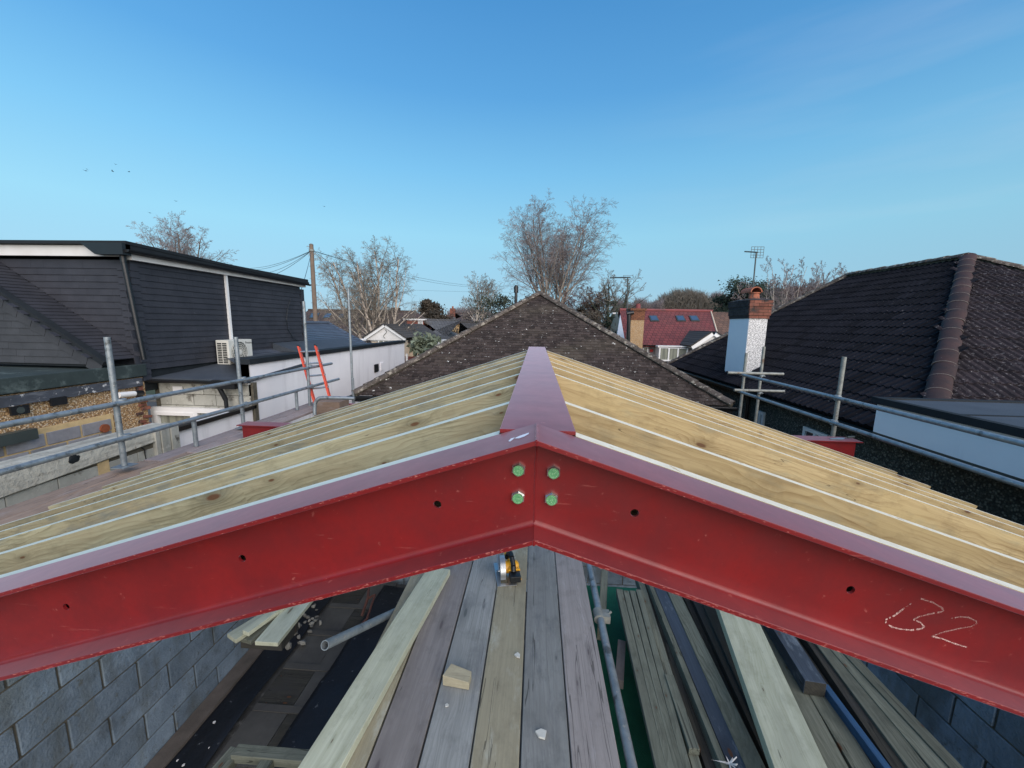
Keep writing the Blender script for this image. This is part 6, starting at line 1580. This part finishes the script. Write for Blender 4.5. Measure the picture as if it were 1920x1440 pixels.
# birch pair behind the white wall
bare_tree('birch_tree', 'pale trunked bare birch, left of the pair behind the white wall', 'tree', gbase(690, 640, 27), hgt(668, 470, 27), .80, 21, stems=4, mt=BIRCH, mtw=TWIG_G, twig=.0052, droop=.5, dens=.95, r0=.17, trunk_h=.24, fan=1.5, lean=(-.08, 0, 0))
bare_tree('birch_tree', 'pale trunked bare birch, right of the pair behind the white wall', 'tree', gbase(708, 640, 26.5), hgt(725, 466, 26.5), .80, 33, stems=4, mt=BIRCH, mtw=TWIG_G, twig=.0052, droop=.5, dens=.95, r0=.16, trunk_h=.24, fan=1.5, lean=(.12, 0, 0))
bare_tree('bare_tree', 'bare tree rising behind the roof of the dark dormer at left', 'tree', gbase(345, 500, 34), hgt(330, 424, 34), .95, 5, stems=6, mt=BARK, mtw=TWIG, twig=.009, droop=.35, dens=.85, r0=.16, trunk_h=.35, fan=1.6)
bare_tree('bare_tree', 'small greyish bare tree between conifer and centre roof', 'tree', gbase(893, 600, 38), hgt(893, 519, 38), 1.05, 9, stems=3, mt=BIRCH, mtw=TWIG_G, twig=.008, droop=.2, dens=.9, r0=.11, trunk_h=.42)
bare_tree('bare_tree', 'gnarled bare tree with ivy clad trunk left of the first aerial', 'tree', gbase(1143, 590, 33), hgt(1148, 524, 33), 1.15, 14, stems=3, mt=LEAF_I, mtw=TWIG_G, twig=.012, droop=.05, dens=.6, r0=.17, trunk_h=.5)
bare_tree('bare_tree', 'slender pale stemmed bare trees behind the white chimney aerial, left clump', 'tree', gbase(1462, 570, 30), hgt(1462, 490, 30), .42, 17, stems=9, mt=BIRCH, mtw=TWIG, twig=.010, droop=-.1, dens=.7, r0=.06, trunk_h=.12)
bare_tree('bare_tree', 'slender pale stemmed bare tree, clump beside the dark right roof', 'tree', gbase(1495, 570, 30), hgt(1495, 497, 30), .42, 19, stems=8, mt=BIRCH, mtw=TWIG, twig=.010, droop=-.1, dens=.7, r0=.06, trunk_h=.12)
bare_tree('bare_tree', 'bare round crowned tree just above the ridge of the dark right roof', 'tree', gbase(1560, 560, 48), hgt(1562, 508, 48), .9, 23, stems=5, mt=BARK, mtw=TWIG, twig=.014, droop=0, dens=.7, r0=.15, trunk_h=.4)
bare_tree('bare_tree', 'bare brown shrubby tree right of the big birch', 'tree', gbase(1105, 600, 36), hgt(1105, 548, 36), 1.0, 29, stems=5, mt=BARK, mtw=M('red_brown_twig', (.15, .085, .07), (.08, .05, .045), 2), twig=.013, droop=.2, dens=.9, r0=.10, trunk_h=.45)
leafy('conifer', 'dark brown pointed conifer beyond the white gabled house', 'tree', gbase(804, 600, 46), hgt(804, 561, 46), 8.5, 3, 'cone', LEAF_B, 14000, .22, base_h=.35)
leafy('evergreen_tree', 'dark evergreen mass left of the centre roof peak', 'tree', gbase(935, 600, 34), hgt(940, 548, 34), 4.6, 4, 'round', LEAF_I, 9000, .18)
leafy('evergreen_tree', 'brown leaved tree just left of the centre roof peak', 'tree', gbase(984, 600, 30), hgt(984, 534, 30), 2.2, 5, 'round', LEAF_B, 4500, .15)
leafy('ivy_clad_tree', 'ivy clad trunk, left of two standing right of the big birch', 'tree', gbase(1092, 600, 35), hgt(1092, 552, 35), 1.3, 6, 'round', LEAF_B, 3500, .14)
leafy('ivy_clad_tree', 'ivy clad trunk, right of two standing right of the big birch', 'tree', gbase(1116, 600, 35), hgt(1116, 549, 35), 1.3, 7, 'round', LEAF_B, 3500, .14)
leafy('ivy_clad_tree', 'dark green ivy column beside the street lamp', 'tree', gbase(1143, 600, 33), hgt(1143, 566, 33), 1.5, 8, 'round', LEAF_D, 5000, .14)
leafy('hedge', 'brownish hedge mass behind the right slope of the centre roof', 'hedge', gbase(1120, 600, 31), hgt(1120, 580, 31), 5.0, 9, 'round', LEAF_B, 9000, .15)
leafy('cedar_tree', 'dark green spreading cedar behind the white chimney', 'tree', gbase(1392, 600, 36), hgt(1392, 524, 36), 4.6, 10, 'round', LEAF_D, 16000, .20, base_h=.58)
leafy('olive_shrub', 'pale grey green spiky shrub beside the cream house wall', 'shrub', gbase(798, 640, 20, z=-3.2), 2.6, 1.5, 11, 'round', LEAF_O, 2600, .24)
leafy('round_shrub', 'brown shrub at the right foot of the gnarled tree', 'shrub', gbase(1165, 600, 34), hgt(1165, 590, 34), 3.0, 12, 'round', LEAF_I, 4000, .15)
# far woodland along the horizon: nobody could count it
rg = random.Random(77)
def woodland(name, px0, px1, prof, Y, seed, mat, n, lab):
    rg = random.Random(seed); vs, fs = [], []
    for k in range(n):
        f = rg.random(); px = px0+(px1-px0)*f; yt = prof(f)
        top = ony(px, yt, Y); dy = rg.uniform(-4, 6); z = -3+(top.z+3)*(1-rg.random()**1.6*.85)+.5*mnoise.noise(Vector((px*.13, 0, seed)))
        p = Vector((top.x*(Y+dy)/Y, Y+dy, z)); 
        d = Vector((rg.gauss(0, .6), rg.gauss(0, .3), 1)).normalized(); tube3(vs, fs, p, p+d*rg.uniform(.5, 1.7), .035, .018)
    me = bpy.data.meshes.new(name); me.from_pydata([tuple(v) for v in vs], [], fs); me.materials.append(mat)
    o = link(name, me, None, None, lab, 'woodland', None, 'stuff'); return o
woodland('distant_woodland', 1225, 1345, lambda f: 579-26*sin(pi*f)**.8+2*sin(f*31), 85, 1, TWIG_G, 15000, 'distant bare wood rising above the red roof')
woodland('distant_woodland', 1330, 1420, lambda f: 564-6*sin(f*9), 90, 2, TWIG, 8000, 'distant bare wood behind the cedar')
woodland('distant_woodland', 1150, 1240, lambda f: 575-4*sin(f*14), 80, 3, TWIG, 7000, 'distant low bare wood left of the red roof')
woodland('distant_woodland', 840, 1010, lambda f: 588-5*sin(f*8), 110, 4, TWIG, 7000, 'distant low bare wood left of the centre roof')
woodland('distant_woodland', 540, 850, lambda f: 596-3*sin(f*18), 120, 5, TWIG, 9000, 'distant low bare wood on the left horizon')
woodland('distant_woodland', 1430, 1600, lambda f: 560-12*sin(f*3), 60, 6, M('pinkish_twig', (.17, .11, .10), (.10, .07, .065), 2), 9000, 'pinkish bare brushwood left of the dark right roof')
leafy('evergreen_tree', 'dark evergreen bushes on the skyline just left of the red roof chimney', 'tree', gbase(1165, 600, 60), hgt(1170, 573, 60), 7, 15, 'round', LEAF_D, 6000, .3)
hl = MB(); 
pr = [(-700, 4), (-400, 7), (-150, 3), (0, 5), (200, 6), (420, 4), (700, 8)]
vs = []; n_ = 80
for k in range(n_+1):
    x = -900+1800*k/n_; z = 3.2+2.6*mnoise.noise(Vector((x*.006, 2.2, 0)))+1.2*mnoise.noise(Vector((x*.03, 5, 0)))
    vs += [(x, 520, -6), (x, 560, z-1), (x, 700, z+2), (x, 1400, z)]
hl.add(vs, [(4*k+j, 4*k+4+j, 4*k+5+j, 4*k+1+j) for k in range(n_) for j in range(3)]); hl.build('hills', M('far_land', (.045, .05, .05), (.03, .035, .035), .05, rough=1), kind='structure', smooth=True)

# ================================================================ BIRDS
def bird(x, y, D, s, rot, lab):
    c_ = dep(x, y, D); mb = MB(); 
    vs = [(-.5, 0, .12), (-.2, .06, .0), (0, .2, -.02), (0, -.25, 0), (-.2, -.08, .0), (.5, 0, .15), (.2, .06, 0), (.2, -.08, 0), (0, .05, .05), (0, 0, -.07)]
    mb.add(vs, [(0, 1, 4), (1, 2, 8), (1, 8, 4), (8, 3, 4), (5, 7, 6), (6, 8, 2), (6, 7, 8), (7, 3, 8), (4, 9, 1), (7, 6, 9), (1, 9, 2), (2, 9, 6), (4, 3, 9), (3, 7, 9)])
    o = mb.build('bird', BLACKP, label=lab, cat='bird', group='birds high over the dark dormer'); o.location = c_; o.scale = (s,)*3; o.rotation_euler = (.3, .2, rot)
for x, y, s, rr, lab in ((161, 320, .9, .3, 'lowest left bird of the small flock over the dormer'), (163, 317, .6, 1.2, 'smaller bird close beside the lowest left bird'), (211, 321, .8, 2.2, 'middle bird of the small flock over the dormer'), (217, 308, .6, .1, 'highest bird of the small flock over the dormer'), (242, 322, .8, -.6, 'rightmost bird of the small flock over the dormer'), (281, 399, .8, .8, 'lone bird just above the bare tree at left'), (330, 377, .7, .2, 'lone bird above and right of the flock'), (608, 387, .7, .5, 'lone bird high above the telegraph pole')): bird(x, y, 60, s, rr, lab)
